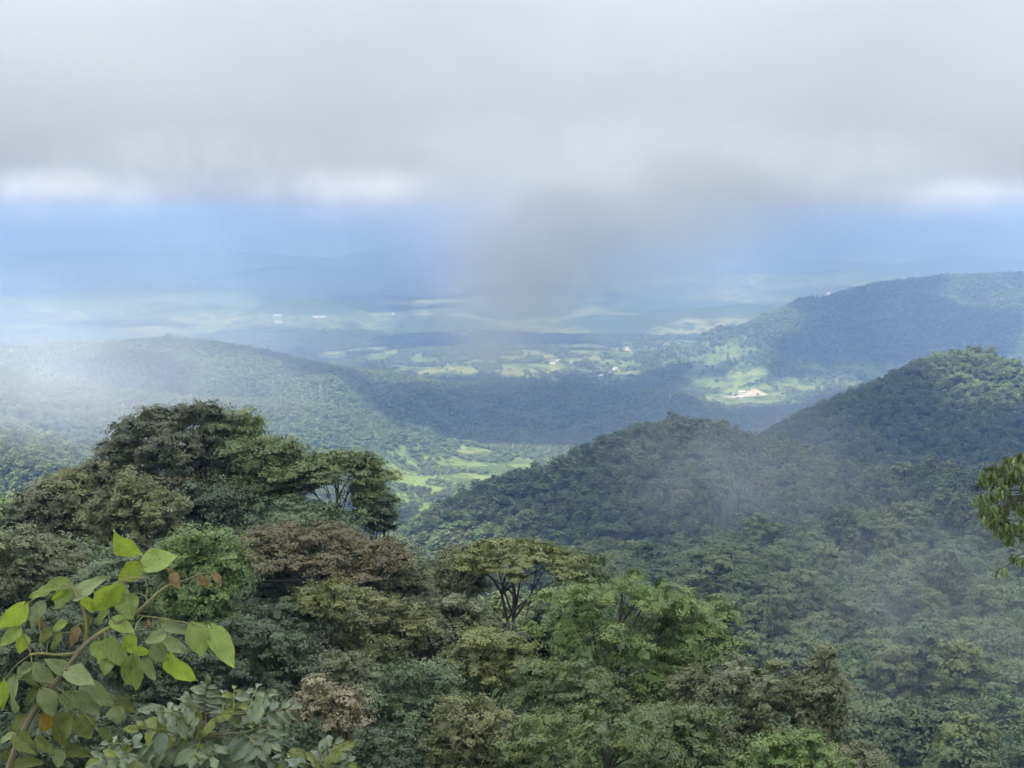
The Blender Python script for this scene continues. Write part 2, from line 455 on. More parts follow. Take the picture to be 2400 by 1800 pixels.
def unit(v):
    return v / np.maximum(np.linalg.norm(v, axis=-1, keepdims=True), 1e-9)

def leaf_quads(pos, nrm, rng, L, W, droop=0.0):
    """diamond leaves, bent a little at the tip"""
    n = len(pos)
    ax = rng.normal(size=(n, 3)); ax[:, 2] -= droop
    ax = unit(ax - (ax * nrm).sum(1, keepdims=True) * nrm)
    sd = np.cross(nrm, ax)
    L = np.asarray(L).reshape(-1, 1) * np.ones((n, 1)); W = np.asarray(W).reshape(-1, 1) * np.ones((n, 1))
    v = np.stack([pos - ax * L * .5, pos + sd * W * .5 - nrm * W * .12, pos + ax * L * .5 - nrm * L * .12, pos - sd * W * .5 - nrm * W * .12], 1)
    return v.reshape(-1, 3), np.arange(4 * n).reshape(-1, 4)

def crown_mesh(lobes, rng, leaf, per, sub=14, spread=0.3, up=0.5, droop=0.3, aspect=0.5, low=-0.45, fill=0.12, accent_p=0.0, core=0):
    """leaves gathered in small clumps over the outside of every lobe: lobes = [(centre, radii, tint)]"""
    P_, N_, T_, A_, S_ = [], [], [], [], []
    for (c, r, tint) in lobes:
        c = np.array(c, float); r = np.array(r, float)
        d = unit(rng.normal(size=(sub * 3, 3)))
        d = d[d[:, 2] > low][:sub]
        sc = d * rng.uniform(0.72, 1.05, (len(d), 1))
        ct = rng.uniform(-0.18, 0.18, len(d)) + 0.12 * d[:, 2]  # clumps facing up tinted lighter, light from above put into the colour
        ca = rng.random(len(d)) < accent_p
        n = int(per)
        k = rng.integers(0, len(d), n)
        off = rng.normal(size=(n, 3)) * spread
        q = sc[k] + off * np.array([1, 1, 0.7])
        p = c + q * r
        out = unit(q * np.array([1, 1, 1.3]) + 0.35 * d[k])
        nn = unit(out + np.array([0, 0, up]) + rng.normal(size=(n, 3)) * 0.38)
        P_.append(p); N_.append(nn)
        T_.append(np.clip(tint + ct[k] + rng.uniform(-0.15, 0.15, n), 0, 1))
        A_.append(ca[k] * rng.uniform(0.4, 1, n))
        S_.append(np.full(n, leaf))
        if core:                # oversized leaf quads added inside the lobe to block light and view
            q = unit(rng.normal(size=(core, 3)))
            P_.append(c + q * rng.uniform(.2, .5, (core, 1)) * r); N_.append(unit(q + rng.normal(size=(core, 3)) * .25))
            T_.append(np.clip(tint + rng.uniform(-.2, .2, core), 0, 1)); A_.append(np.zeros(core)); S_.append(np.full(core, r[0] * .5))
        nf = int(n * fill)      # sparse leaves inside the lobe, inner shade put into a darker tint
        if nf:
            q = unit(rng.normal(size=(nf, 3))) * rng.uniform(0, .75, (nf, 1))
            P_.append(c + q * r); N_.append(unit(rng.normal(size=(nf, 3)) + np.array([0, 0, .6])))
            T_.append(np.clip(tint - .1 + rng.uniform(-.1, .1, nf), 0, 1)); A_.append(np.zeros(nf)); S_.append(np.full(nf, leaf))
    pos, nrm = np.concatenate(P_), np.concatenate(N_)
    t = np.concatenate(T_); a = np.concatenate(A_)
    L = np.concatenate(S_) * rng.uniform(0.65, 1.3, len(pos))
    v, f = leaf_quads(pos, nrm, rng, L, L * np.where(np.concatenate(S_) > leaf * 1.01, .9, aspect), droop)
    return v, f, np.repeat(t, 4), np.repeat(a, 4)

def tube(path, rad, sides=6):
    path = np.asarray(path, float); n = len(path)
    tan = unit(np.gradient(path, axis=0))
    ref = np.array([0.31, 0.87, 0.2]) if abs(tan[0][2]) > 0.7 else np.array([0, 0, 1.0])
    a = unit(np.cross(tan, ref)); b = np.cross(tan, a)
    th = np.arange(sides) * 2 * math.pi / sides
    ring = a[:, None, :] * np.cos(th)[None, :, None] + b[:, None, :] * np.sin(th)[None, :, None]
    v = (path[:, None, :] + ring * np.asarray(rad)[:, None, None]).reshape(-1, 3)
    i, j = np.meshgrid(np.arange(n - 1), np.arange(sides), indexing='ij')
    k = (j + 1) % sides
    f = np.stack([i * sides + j, i * sides + k, (i + 1) * sides + k, (i + 1) * sides + j], -1).reshape(-1, 4)
    return v, f

def join(parts):
    vs, fs, o = [], [], 0
    for v, f in parts:
        vs.append(v); fs.append(np.asarray(f) + o); o += len(v)
    return np.concatenate(vs), np.concatenate(fs)

def bez(p0, p1, p2, n=6):
    t = np.linspace(0, 1, n)[:, None]
    return (1 - t) ** 2 * p0 + 2 * t * (1 - t) * p1 + t * t * p2

def wood_mesh(lobes, base, fork, rng, r0, sides=6, lean=0.0, stems=1):
    """trunk from base to fork and a limb from it out to every lobe"""
    base = np.array(base, float); fork = np.array(fork, float)
    parts = []
    for s in range(stems):
        o = np.array([rng.uniform(-1, 1), rng.uniform(-1, 1), 0]) * (0 if stems == 1 else r0 * 4)
        fk = fork + np.array([rng.uniform(-1, 1), rng.uniform(-1, 1), rng.uniform(-.3, .3)]) * (0 if stems == 1 else np.linalg.norm(fork - base) * 0.12)
        mid = (base + fk) / 2 + rng.normal(size=3) * np.linalg.norm(fk - base) * 0.05
        path = bez(base + o, mid, fk, 8)
        parts.append(tube(path, np.linspace(r0, r0 * 0.62, 8) * (1 if stems == 1 else 0.7), sides))
        sel = lobes[s::stems]
        keep = max(4, int(14 / stems))
        if len(sel) > keep: sel = [sel[int(q)] for q in np.linspace(0, len(sel) - 1, keep)]
        for (c, r, t) in sel:
            c = np.array(c, float)
            st = path[rng.integers(4, 8)]
            h = c - st
            m = st + h * np.array([0.35, 0.35, 0.65]) + rng.normal(size=3) * np.linalg.norm(h) * 0.08
            lp = bez(st, m, c + np.array([0, 0, r[2] * 0.2]), 7)
            parts.append(tube(lp, np.linspace(r0 * 0.42, r0 * 0.09, 7), 5))
            for q in range(3):
                e = c + unit(rng.normal(size=3)) * np.array(r) * 0.8; e[2] = max(e[2], c[2] - r[2] * .2)
                s0 = lp[rng.integers(3, 6)]
                parts.append(tube(bez(s0, (s0 + e) / 2 + np.array([0, 0, r[2] * .2]), e, 5), np.linspace(r0 * 0.16, r0 * 0.04, 5), 4))
    return join(parts)

def dome_lobes(rng, c, R3, nl, lr, flat=0.6, low=-0.25, inner=0.15, tint=0.62, tv=0.26, shape='dome', jit=(.62, 1.08)):
    out = []
    gold = math.pi * (3 - math.sqrt(5))
    for i in range(nl):
        if shape == 'umbrella':
            rr = math.sqrt((i + .5) / nl); th = i * gold + rng.uniform(-.4, .4)
            q = np.array([rr * math.cos(th), rr * math.sin(th), 0.75 * (1 - rr * rr) + rng.uniform(-.25, .12)])
        elif shape == 'cone':
            z = (i + .5) / nl; rr = (1 - z) ** 0.75 + .08; th = i * gold
            q = np.array([rr * math.cos(th), rr * math.sin(th), z * 2 - 1]) * rng.uniform(.85, 1.05)
        else:
            z = 1 - (i + .5) / nl * (1 - low); th = i * gold + rng.uniform(-.35, .35)
            rr = math.sqrt(max(0, 1 - z * z))
            q = np.array([rr * math.cos(th), rr * math.sin(th), z]) * rng.uniform(*jit)
            if rng.random() < inner: q *= 0.55
        s = lr * rng.uniform(.7, 1.3)
        out.append((np.array(c) + q * np.array(R3), np.array([s, s, s * flat]) * np.array([1, 1, rng.uniform(.8, 1.2)]), float(np.clip(tint + rng.uniform(-tv, tv) + 0.12 * q[2], 0, 1))))  # upper lobes tinted lighter, top light put into the tint
    return out

# ------------------------------------------------------------------ forest trees: a few kinds, copied
HUES = [(0.0, (0.72, 0.85, 0.70)), (0.18, (1.0, 1.05, 0.8)), (0.36, (0.62, 0.78, 0.75)), (0.52, (1.2, 1.15, 0.8)), (0.66, (0.85, 1.12, 0.8)), (0.80, (1.15, 1.04, 0.85)), (0.92, (0.6, 0.72, 0.65)), (1.0, (1.5, 1.42, 1.05))]
MAT['forest_leaf'] = leaf_material('forest_leaf', (0.066, 0.088, 0.038), (0.170, 0.205, 0.088), hues=HUES)
MAT['far_leaf'] = leaf_material('far_leaf', (0.080, 0.108, 0.048), (0.185, 0.222, 0.098), hues=HUES)

def forest_kind(seed, level):
    """one kind of tree, base at the origin, about 16 m tall; level 0 is the most detailed"""
    rng = np.random.default_rng(seed)
    kind = seed % 5
    H = [15, 17, 14, 18, 13][kind]
    wid = [6.2, 5.2, 7.2, 4.6, 6.0][kind]
    nl = [(20, 24, 20, 24, 18)[kind], (18, 20, 15, 20, 18)[kind], 7][level]
    sh = 'umbrella' if kind == 2 else 'dome'
    Rz = [6.2, 7.2, 4.2, 8.0, 5.6][kind]
    lob = dome_lobes(rng, (0, 0, H - Rz), (wid * .78, wid * .78, Rz * .8), nl, wid * (0.34, .35, .5)[level], 0.62 if sh == 'dome' else .42, low=-0.75, shape=sh, jit=(.8, 1.0) if level == 0 else (.65, 1.05))
    per = (230, 48, 16)[level]; leaf = (0.62, 1.15, 2.6)[level]
    v, f, t, a = crown_mesh(lob, rng, leaf, per, sub=(11, 7, 5)[level], spread=.26, up=0.8, aspect=(.6, .75, .85)[level], low=-.5, fill=.05, core=(40, 14, 3)[level])
    wv, wf = wood_mesh(lob[:(10, 5, 0)[level]], (0, 0, -3), (0, 0, H * .55), rng, 0.34, sides=5)
    return (v, f, t), (wv, wf)

PROTO_COL = {}
def proto(level, seeds, mat):
    c = bpy.data.collections.new('forest_kinds')
    res = []
    for s in seeds:
        (v, f, t), (wv, wf) = forest_kind(s, level)
        if level < 2:
            vv, ff = join([(v, f), (wv, wf)])
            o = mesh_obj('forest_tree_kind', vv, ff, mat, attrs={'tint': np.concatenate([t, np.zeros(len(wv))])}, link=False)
            o.data.materials.append(MAT['bark'])
            o.data.polygons.foreach_set('material_index', np.concatenate([np.zeros(len(f), np.int32), np.ones(len(wf), np.int32)]))
        else:
            o = mesh_obj('forest_tree_kind', v, f, mat, attrs={'tint': t}, link=False)
        c.objects.link(o)
        res.append(((v, f, t), (wv, wf)))
    return c, res

def scatter_object(name, label, cat, pts, scale, rotz, kind, coll):
    """one mass of trees: a point for every tree, each set with one of the kinds"""
    me = bpy.data.meshes.new(name)
    me.vertices.add(len(pts)); me.vertices.foreach_set('co', np.asarray(pts, np.float32).ravel())
    for k, v in (('sc', scale), ('rz', rotz)):
        a = me.attributes.new(k, 'FLOAT', 'POINT'); a.data.foreach_set('value', np.asarray(v, np.float32))
    a = me.attributes.new('kd', 'INT', 'POINT'); a.data.foreach_set('value', np.asarray(kind, np.int32))
    o = bpy.data.objects.new(name, me); COL.objects.link(o)
    ng = bpy.data.node_groups.new(name + '_scatter', 'GeometryNodeTree')
    ng.interface.new_socket('Geometry', in_out='INPUT', socket_type='NodeSocketGeometry')
    ng.interface.new_socket('Geometry', in_out='OUTPUT', socket_type='NodeSocketGeometry')
    n, l = ng.nodes, ng.links
    gi, go = n.new('NodeGroupInput'), n.new('NodeGroupOutput')
    m2p = n.new('GeometryNodeMeshToPoints')
    ci = n.new('GeometryNodeCollectionInfo'); ci.inputs['Collection'].default_value = coll
    ci.inputs['Separate Children'].default_value = True; ci.inputs['Reset Children'].default_value = True
    ip = n.new('GeometryNodeInstanceOnPoints'); ip.inputs['Pick Instance'].default_value = True
    def named(nm, ty):
        q = n.new('GeometryNodeInputNamedAttribute'); q.data_type = ty; q.inputs['Name'].default_value = nm; return q.outputs['Attribute']
    cx = n.new('ShaderNodeCombineXYZ'); l.new(named('rz', 'FLOAT'), cx.inputs['Z'])
    l.new(gi.outputs[0], m2p.inputs['Mesh']); l.new(m2p.outputs['Points'], ip.inputs['Points']); l.new(ci.outputs['Instances'], ip.inputs['Instance'])
    l.new(named('kd', 'INT'), ip.inputs['Instance Index']); l.new(cx.outputs['Vector'], ip.inputs['Rotation']); l.new(named('sc', 'FLOAT'), ip.inputs['Scale'])
    l.new(ip.outputs['Instances'], go.inputs[0])
    mo = o.modifiers.new('scatter', 'NODES'); mo.node_group = ng
    tag(o, label, cat, kind='stuff')
    return o

# which ground can be seen: the running horizon along every bearing
_ang = np.radians(np.arange(-24, 24.01, 0.2)); _rad = np.geomspace(60, 20000, 620)
_A, _R = np.meshgrid(_ang, _rad, indexing='ij')
_Z = terrain_h(_R * np.sin(_A), _R * np.cos(_A))
_slope = (_Z + np.where(_R < 150, 0, 9.0)) / _R
_run = np.maximum.accumulate(_slope, axis=1)
def seen(x, y, z, top=17.0, margin=0.004):
    r = np.hypot(x, y); a = np.arctan2(x, y)
    ia = np.clip(np.round((a - _ang[0]) / (_ang[1] - _ang[0])).astype(int), 0, len(_ang) - 1)
    ir = np.clip(np.searchsorted(_rad, r * 0.985) - 1, 0, len(_rad) - 1)
    return (z + top) / r > _run[ia, ir] - margin

def candidates(r0, r1, sp, seed, half=22.3):
    rng = np.random.default_rng(seed)
    m = math.tan(R(half)) * r1
    xs = np.arange(-m, m, sp); ys = np.arange(r0 * 0.9, r1, sp * 0.9)
    X, Y = np.meshgrid(xs, ys); X = X.ravel(); Y = Y.ravel()
    X = X + rng.uniform(-.45, .45, len(X)) * sp; Y = Y + rng.uniform(-.45, .45, len(Y)) * sp
    r = np.hypot(X, Y); a = np.abs(np.degrees(np.arctan2(X, Y)))
    k = (r > r0) & (r < r1) & (a < half)
    X, Y = X[k], Y[k]
    Z = terrain_h(X, Y)
    k = seen(X, Y, Z)
    return X[k], Y[k], Z[k], rng

FOREST_LABEL = {}
def build_forest():
    c0, meshes0 = proto(0, [0, 1, 2, 3, 4, 6, 7], MAT['forest_leaf'])
    c1, _ = proto(1, [10, 11, 12, 13, 14, 16], MAT['forest_leaf'])
    c2, _ = proto(2, [20, 21, 22, 23, 24], MAT['far_leaf'])
    # --- near wood, 175 .. 1000 m
    X, Y, Z, rng = candidates(172, 1020, 15.0, 1)
    keep = ~((np.hypot(X + 34, Y - 150) < 40))
    X, Y, Z = X[keep], Y[keep], Z[keep]
    n = len(X)
    sc = np.clip(np.exp(rng.normal(.28, .30, n)), .75, 2.2)
    rz = rng.uniform(0, 6.28, n); kd = rng.integers(0, 7, n)
    Z = Z - np.random.default_rng(5).uniform(0, 5.5, n)
    px, py = proj(X, Y, Z + 12)
    inside = (px > -40) & (px < 2440) & (py > 900) & (py < 1850)
    size = np.where(inside, sc / np.hypot(X, Y), 0)
    order = np.argsort(-size)[:270]
    print('near wood', n, 'inside', inside.sum())
    ind = np.zeros(n, bool); ind[order] = True; ind &= inside
    cmeshes = []
    for (v, f, t), (wv, wf) in meshes0:
        a = mesh_obj('crown', v, f, MAT['forest_leaf'], attrs={'tint': t}, link=False).data
        b = mesh_obj('trunk', wv, wf, MAT['bark'], link=False).data
        cmeshes.append((a, b))
    for i in np.nonzero(ind)[0]:
        e = bpy.data.objects.new('forest_tree', None); COL.objects.link(e); e.empty_display_size = 1
        e.location = (X[i], Y[i], Z[i] - .3); e.rotation_euler = (0, 0, rz[i]); e.scale = (sc[i],) * 3
        k5 = (0, 1, 2, 3, 4, 1, 2)[kd[i]]
        look = ('broad round crowned', 'tall round crowned', 'flat topped', 'narrow crowned', 'low bushy')[k5]
        big = 'big' if sc[i] > 1.3 else ('middling' if sc[i] > 1.05 else 'small')
        qx, qy = px[i], py[i]
        if qx < 1000: where = 'on the slope just behind the knoll at the left'
        elif qx < 1500: where = 'in the dark wood behind the umbrella tree'
        elif qx < 1760: where = 'in the dark wood right behind the large green tree' if qy < 1480 else 'down behind the vine tree'
        elif qy < 1420: where = 'in the upper misty wood above the vine column' if qx < 2080 else 'in the upper misty wood by the drooping leaves'
        elif qx < 2060: where = 'in the valley wood just beside the vine column'
        elif qy < 1600: where = 'in the middle of the misty valley wood' if qx < 2240 else 'in the misty valley wood below the drooping leaves'
        else: where = 'at the foot of the valley wood along the bottom' if qx < 2240 else 'in the bottom right corner of the valley wood'
        tag(e, big + ' ' + look + ' tree ' + where, 'tree', 'trees of the misty valley wood')
        for nm, me in zip(('crown', 'trunk'), cmeshes[kd[i]]):
            c = bpy.data.objects.new(nm, me); COL.objects.link(c); c.parent = e
    r = ~ind
    scatter_object('valley_forest', 'dark misty forest covering the valley side behind the nearest wood', 'forest', np.stack([X, Y, Z - .3], 1)[r], sc[r], rz[r], kd[r], c0)
    # --- hills, 1000 .. 2900 m
    X, Y, Z, rng = candidates(1000, 2900, 9.0, 2)
    fm = field_mask(X, Y); k = rng.random(len(X)) > fm * .96 * (fbm(X / 70, Y / 70, 203, 3) < .15)
    X, Y, Z = X[k], Y[k], Z[k]; n = len(X)
    print('hill forest', n)
    sc = rng.uniform(.5, 1.3, n) * np.where(rng.random(n) < .08, 1.4, 1.0)
    scatter_object('hill_forest', 'grey green forest covering the middle hills', 'forest', np.stack([X, Y, Z - .5], 1), sc, rng.uniform(0, 6.28, n), rng.integers(0, 6, n), c1)
    # --- far slopes, 2900 .. 7500 m
    xs = []
    for (r0, r1, sp, sd) in ((2900, 5400, 11.5, 3), (5400, 8200, 17.0, 4)):
        X, Y, Z, rng = candidates(r0, r1, sp, sd)
        fm = field_mask(X, Y); k = rng.random(len(X)) > np.clip(fm * 1.15 - .02, 0, .985) * (fbm(X / 110, Y / 110, 201, 3) < .22)
        s = sp / 11.5
        xs.append((X[k], Y[k], Z[k], rng.uniform(.6, 1.15, k.sum()) * s))
    X, Y, Z, sc = [np.concatenate(q) for q in zip(*xs)]
    n = len(X); print('far forest', n)
    scatter_object('lowland_forest', 'blue hazy forest over the far ridges and the lowland', 'forest', np.stack([X, Y, Z - 3.5], 1), sc, rng.uniform(0, 6.28, n), rng.integers(0, 5, n), c2)
build_forest()
# ------------------------------------------------------------------ the trees on the near spur, one by one
def lm(name, dark, light, **k):
    MAT[name] = leaf_material(name, dark, light, **k)
lm('leaf_dark', (0.045, 0.056, 0.028), (0.140, 0.155, 0.072), accent=(0.19, 0.16, 0.07))
lm('leaf_green', (0.056, 0.084, 0.028), (0.180, 0.230, 0.080), accent=(0.23, 0.25, 0.07))
lm('leaf_fresh', (0.064, 0.104, 0.028), (0.200, 0.280, 0.078), accent=(0.26, 0.30, 0.08))
lm('leaf_olive', (0.072, 0.080, 0.030), (0.215, 0.225, 0.086), accent=(0.24, 0.25, 0.09))
lm('leaf_yellow', (0.076, 0.090, 0.028), (0.220, 0.240, 0.076), accent=(0.25, 0.24, 0.07))
lm('leaf_brown', (0.072, 0.058, 0.026), (0.172, 0.142, 0.064), accent=(0.16, 0.16, 0.06))
lm('leaf_grey', (0.066, 0.080, 0.034), (0.190, 0.214, 0.096), accent=(0.25, 0.25, 0.13))
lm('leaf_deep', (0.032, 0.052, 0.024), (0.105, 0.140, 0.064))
lm('leaf_blue', (0.052, 0.078, 0.036), (0.160, 0.212, 0.098), accent=(0.20, 0.25, 0.12))
lm('leaf_dry', (0.09, 0.078, 0.038), (0.255, 0.222, 0.115), accent=(0.38, 0.33, 0.2), trans=.15)

def near_tree(name, label, px, top, bot, wpx, d, mat, seed, shape='dome', depth=0.85, lobe=42, leaf_px=8.0, flat=0.62, per=360,
              sub=11, spread=0.18, low=-0.8, aspect=0.5, droop=0.3, up=0.85, accent=0.12, bark='bark', stems=1, r0=None, fork=None, fill=.06, cat='tree', tv=.22, lean=0, extra=None):
    rng = np.random.default_rng(seed)
    lr = float(np.clip(lobe / wpx, .09, .30)); nl = int(np.clip((1.35 if shape == 'dome' else 1.05) * wpx * (bot - top) / lobe ** 2, 10, 70))
    leaf = leaf_px / F * d
    pt, pb = P(px, top, d), P(px, bot, d)
    W = wpx / F * d * 0.5
    Hh = (pt.z - pb.z) * 0.5
    lrm = lr * 2 * W
    R3 = np.array([max(W - lrm * .62, W * .4), max(W * depth - lrm * .62, W * .3), max(Hh - lrm * flat * .7, Hh * .35)])
    cx, cy = pt.x + lean, d
    gz = float(terrain_h(np.array([cx]), np.array([cy]))[0])
    cz = (pt.z + pb.z) / 2 - gz
    base_off = -lean
    lob = dome_lobes(rng, (0, 0, cz), R3, nl, lrm, flat, low=low, shape=shape, tv=tv)
    if extra:
        for (ex, ey, er) in extra:       # extra boughs at picture positions
            q = P(ex, ey, d)
            lob.append((np.array([q.x - cx, rng.uniform(-.3, .3) * W, q.z - gz]), np.array([er, er, er * flat]) / F * d, .55))
    v, f, t, a = crown_mesh(lob, rng, leaf, per, sub=sub, spread=spread, up=up, droop=droop, aspect=aspect, low=-.5, fill=fill, accent_p=accent, core=50)
    fk = cz - R3[2] * (0.75 if shape != 'umbrella' else 0.55) if fork is None else (P(px, fork, d).z - gz)
    fk = max(fk, 1.0)
    wv, wf = wood_mesh(lob, (base_off, 0, -1.2), (base_off * .3, 0, fk), rng, r0 or max(0.16, W * 0.045), stems=stems)
    e = bpy.data.objects.new(name, None); COL.objects.link(e)
    e.location = (cx, cy, gz)
    tag(e, label, cat, 'trees on the near spur')
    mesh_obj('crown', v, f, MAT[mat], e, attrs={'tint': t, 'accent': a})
    mesh_obj('trunk', wv, wf, MAT[bark], e, smooth=True)
    if mat in ('leaf_grey', 'leaf_dry', 'leaf_brown', 'leaf_olive'):       # bare pale twigs poking out
        tw = []
        for k in range(26 if mat != 'leaf_brown' else 12):
            c, r, _ = lob[rng.integers(0, len(lob))]
            q = unit(rng.normal(size=3) + np.array([0, -.6, .5]))
            p0 = c + q * r * .5; p2 = c + q * r * rng.uniform(1.15, 1.6) + rng.normal(size=3) * r * .35
            tw.append(tube(bez(p0, (p0 + p2) / 2 + rng.normal(size=3) * r * .3, p2, 6), np.linspace(.9, .35, 6) / F * d, 4))
        tv_, tf_ = join(tw)
        mesh_obj('bare_twigs', tv_, tf_, MAT['bark_pale'], e)
    return e

NEAR = [
    # knoll behind, from the left
    dict(l='dark leafy tree at the far left end of the knoll', px=75, top=1140, bot=1275, w=170, d=146, m='leaf_dark'),
    dict(l='olive tree on the knoll left of the tallest dark tree', px=165, top=1092, bot=1262, w=210, d=150, m='leaf_olive', tv=.15),
    dict(l='lower dark tree leaning on the left side of the tallest dark tree', px=275, top=1035, bot=1200, w=190, d=153, m='leaf_dark'),
    dict(l='tallest dark dense tree on top of the knoll', px=405, top=928, bot=1190, w=310, d=156, m='leaf_dark', accent=.15),
    dict(l='round olive tree with pale foliage in front of the tallest dark tree', px=325, top=1108, bot=1275, w=250, d=138, m='leaf_olive'),
    dict(l='fresh green tree top beside the tallest dark tree', px=540, top=945, bot=1140, w=190, d=160, m='leaf_green', shape='dome'),
    dict(l='broad green tree in the middle of the knoll with layered boughs', px=620, top=1000, bot=1190, w=270, d=155, m='leaf_green'),
    dict(l='open green tree with black branching limbs against the valley', px=790, top=1035, bot=1180, w=270, d=152, m='leaf_green', shape='umbrella', flat=.5, stems=3, fork=1185, r0=.22, fill=0.03),
    dict(l='small dark green tree at the right end of the knoll', px=868, top=1090, bot=1240, w=120, d=151, m='leaf_green'),
    dict(l='low dark bush under the open green tree', px=900, top=1160, bot=1250, w=70, d=148, m='leaf_deep'),
    dict(l='green shrubby tree below the black limbs', px=700, top=1165, bot=1260, w=330, d=146, m='leaf_blue'),
    dict(l='shaded deep green tree between the olive tree and the brown crown', px=500, top=1110, bot=1260, w=200, d=147, m='leaf_deep'),
    dict(l='deep green tree showing through behind the reddish brown crown', px=720, top=1235, bot=1420, w=440, d=125, m='leaf_deep'),
    # middle row
    dict(l='grey green tree at the left edge of the picture', px=60, top=1235, bot=1440, w=340, d=112, m='leaf_grey'),
    dict(l='dull green tree between the grey tree and the fresh green one', px=265, top=1295, bot=1470, w=250, d=104, m='leaf_blue'),
    dict(l='fresh bright green tree with drooping leaf sprays', px=470, top=1222, bot=1500, w=260, d=100, m='leaf_fresh', droop=1.0, flat=.7, low=-.7),
    dict(l='wide flat tree with dull reddish brown foliage', px=715, top=1210, bot=1400, w=500, d=116, m='leaf_brown', flat=.42, accent=.18, shape='umbrella', tv=.15),
    dict(l='olive brown boughs hanging below the reddish brown crown', px=830, top=1370, bot=1570, w=380, d=106, m='leaf_olive', flat=.45, accent=.3),
    dict(l='yellow green spray of foliage under the reddish brown crown', px=760, top=1365, bot=1450, w=180, d=101, m='leaf_yellow', flat=.35),
    dict(l='grey vine tangled tree right of the reddish brown crown', px=935, top=1265, bot=1460, w=210, d=120, m='leaf_grey', accent=.3),
    dict(l='small olive tree left of the umbrella tree', px=1085, top=1258, bot=1420, w=160, d=134, m='leaf_olive'),
    dict(l='umbrella shaped tree with mossy limbs spreading under a flat crown', px=1215, top=1250, bot=1390, w=340, d=128, m='leaf_yellow', shape='umbrella', flat=.36, fork=1415, r0=.30, tv=.2, stems=2, fill=.03),
    dict(l='grey brown tangled tree below the umbrella tree', px=1060, top=1385, bot=1560, w=230, d=112, m='leaf_grey', accent=.3),
    dict(l='deep green tree top behind the large green tree', px=1380, top=1300, bot=1420, w=150, d=135, m='leaf_green'),
    dict(l='large green tree with spiky leaf tufts and a domed crown', px=1435, top=1326, bot=1630, w=470, d=100, m='leaf_fresh', aspect=.35, accent=.2),
    dict(l='green tree sloping down on the right side of the large green tree', px=1610, top=1375, bot=1600, w=280, d=104, m='leaf_fresh', accent=.3),
    dict(l='yellow olive tree in front of the umbrella tree', px=1140, top=1468, bot=1640, w=270, d=97, m='leaf_yellow', flat=.45, tv=.3),
    # front row
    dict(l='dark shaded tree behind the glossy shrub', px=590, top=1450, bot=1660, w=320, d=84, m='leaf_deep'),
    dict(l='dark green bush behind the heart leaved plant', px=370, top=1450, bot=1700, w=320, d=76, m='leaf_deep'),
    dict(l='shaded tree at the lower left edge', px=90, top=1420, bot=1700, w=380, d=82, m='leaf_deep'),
    dict(l='grey green round bush above the dry brown bush', px=800, top=1515, bot=1650, w=150, d=74, m='leaf_grey'),
    dict(l='bluish dark tree at the bottom centre', px=960, top=1555, bot=1800, w=330, d=78, m='leaf_blue'),
    dict(l='brownish tree at the bottom beside the bluish dark tree', px=1120, top=1620, bot=1840, w=260, d=74, m='leaf_olive', accent=.4),
    dict(l='green bough of spiky leaves below the large green tree', px=1330, top=1540, bot=1700, w=300, d=88, m='leaf_green', aspect=.33),
    dict(l='fresh green bush with narrow leaves at the bottom edge', px=1370, top=1660, bot=1880, w=480, d=70, m='leaf_green', aspect=.32),
    dict(l='olive tree under the grey brown vine tree', px=1590, top=1640, bot=1840, w=270, d=80, m='leaf_green'),
    dict(l='grey brown vine tree on the right shoulder of the spur', px=1730, top=1522, bot=1830, w=350, d=92, m='leaf_grey', accent=.35),
    dict(l='column of leafy vines standing at the right end of the spur', px=1930, top=1508, bot=1790, w=135, d=90, m='leaf_grey', flat=.9, accent=.3, low=-.9),
    dict(l='soft green bush at the bottom right of the spur', px=1870, top=1712, bot=1880, w=290, d=72, m='leaf_fresh'),
    dict(l='pale dotted bush at the foot of the vine column', px=2010, top=1730, bot=1880, w=190, d=84, m='leaf_grey', accent=.4),
    dict(l='dry brown bush with withered leaves right of the glossy shrub', px=765, top=1585, bot=1740, w=200, d=48, m='leaf_dry', bark='bark_pale', accent=.3, c='bush'),
    dict(l='dark green bush at the bottom between the dry bush and the bluish tree', px=850, top=1700, bot=1860, w=220, d=60, m='leaf_deep', c='bush'),
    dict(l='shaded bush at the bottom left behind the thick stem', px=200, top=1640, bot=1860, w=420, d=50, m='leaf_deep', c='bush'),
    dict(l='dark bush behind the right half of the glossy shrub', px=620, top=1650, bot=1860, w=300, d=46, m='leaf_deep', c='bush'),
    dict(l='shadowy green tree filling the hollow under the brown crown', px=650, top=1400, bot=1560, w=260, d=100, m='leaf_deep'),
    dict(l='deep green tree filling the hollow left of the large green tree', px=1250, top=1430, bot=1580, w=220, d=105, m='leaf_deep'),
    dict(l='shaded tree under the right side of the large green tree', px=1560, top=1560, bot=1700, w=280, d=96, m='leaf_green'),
]
for i, q in enumerate(NEAR):
    q = dict(q); 
    near_tree('bush' if q.get('c') == 'bush' else 'tree', q.pop('l'), q.pop('px'), q.pop('top'), q['bot'] + (25 if q['d'] > 130 else 12), q.pop('w') * 1.06, q['d'], q.pop('m'), 500 + i, cat=q.pop('c', 'tree'), **{k: v for k, v in q.items() if k not in ('bot', 'd')})

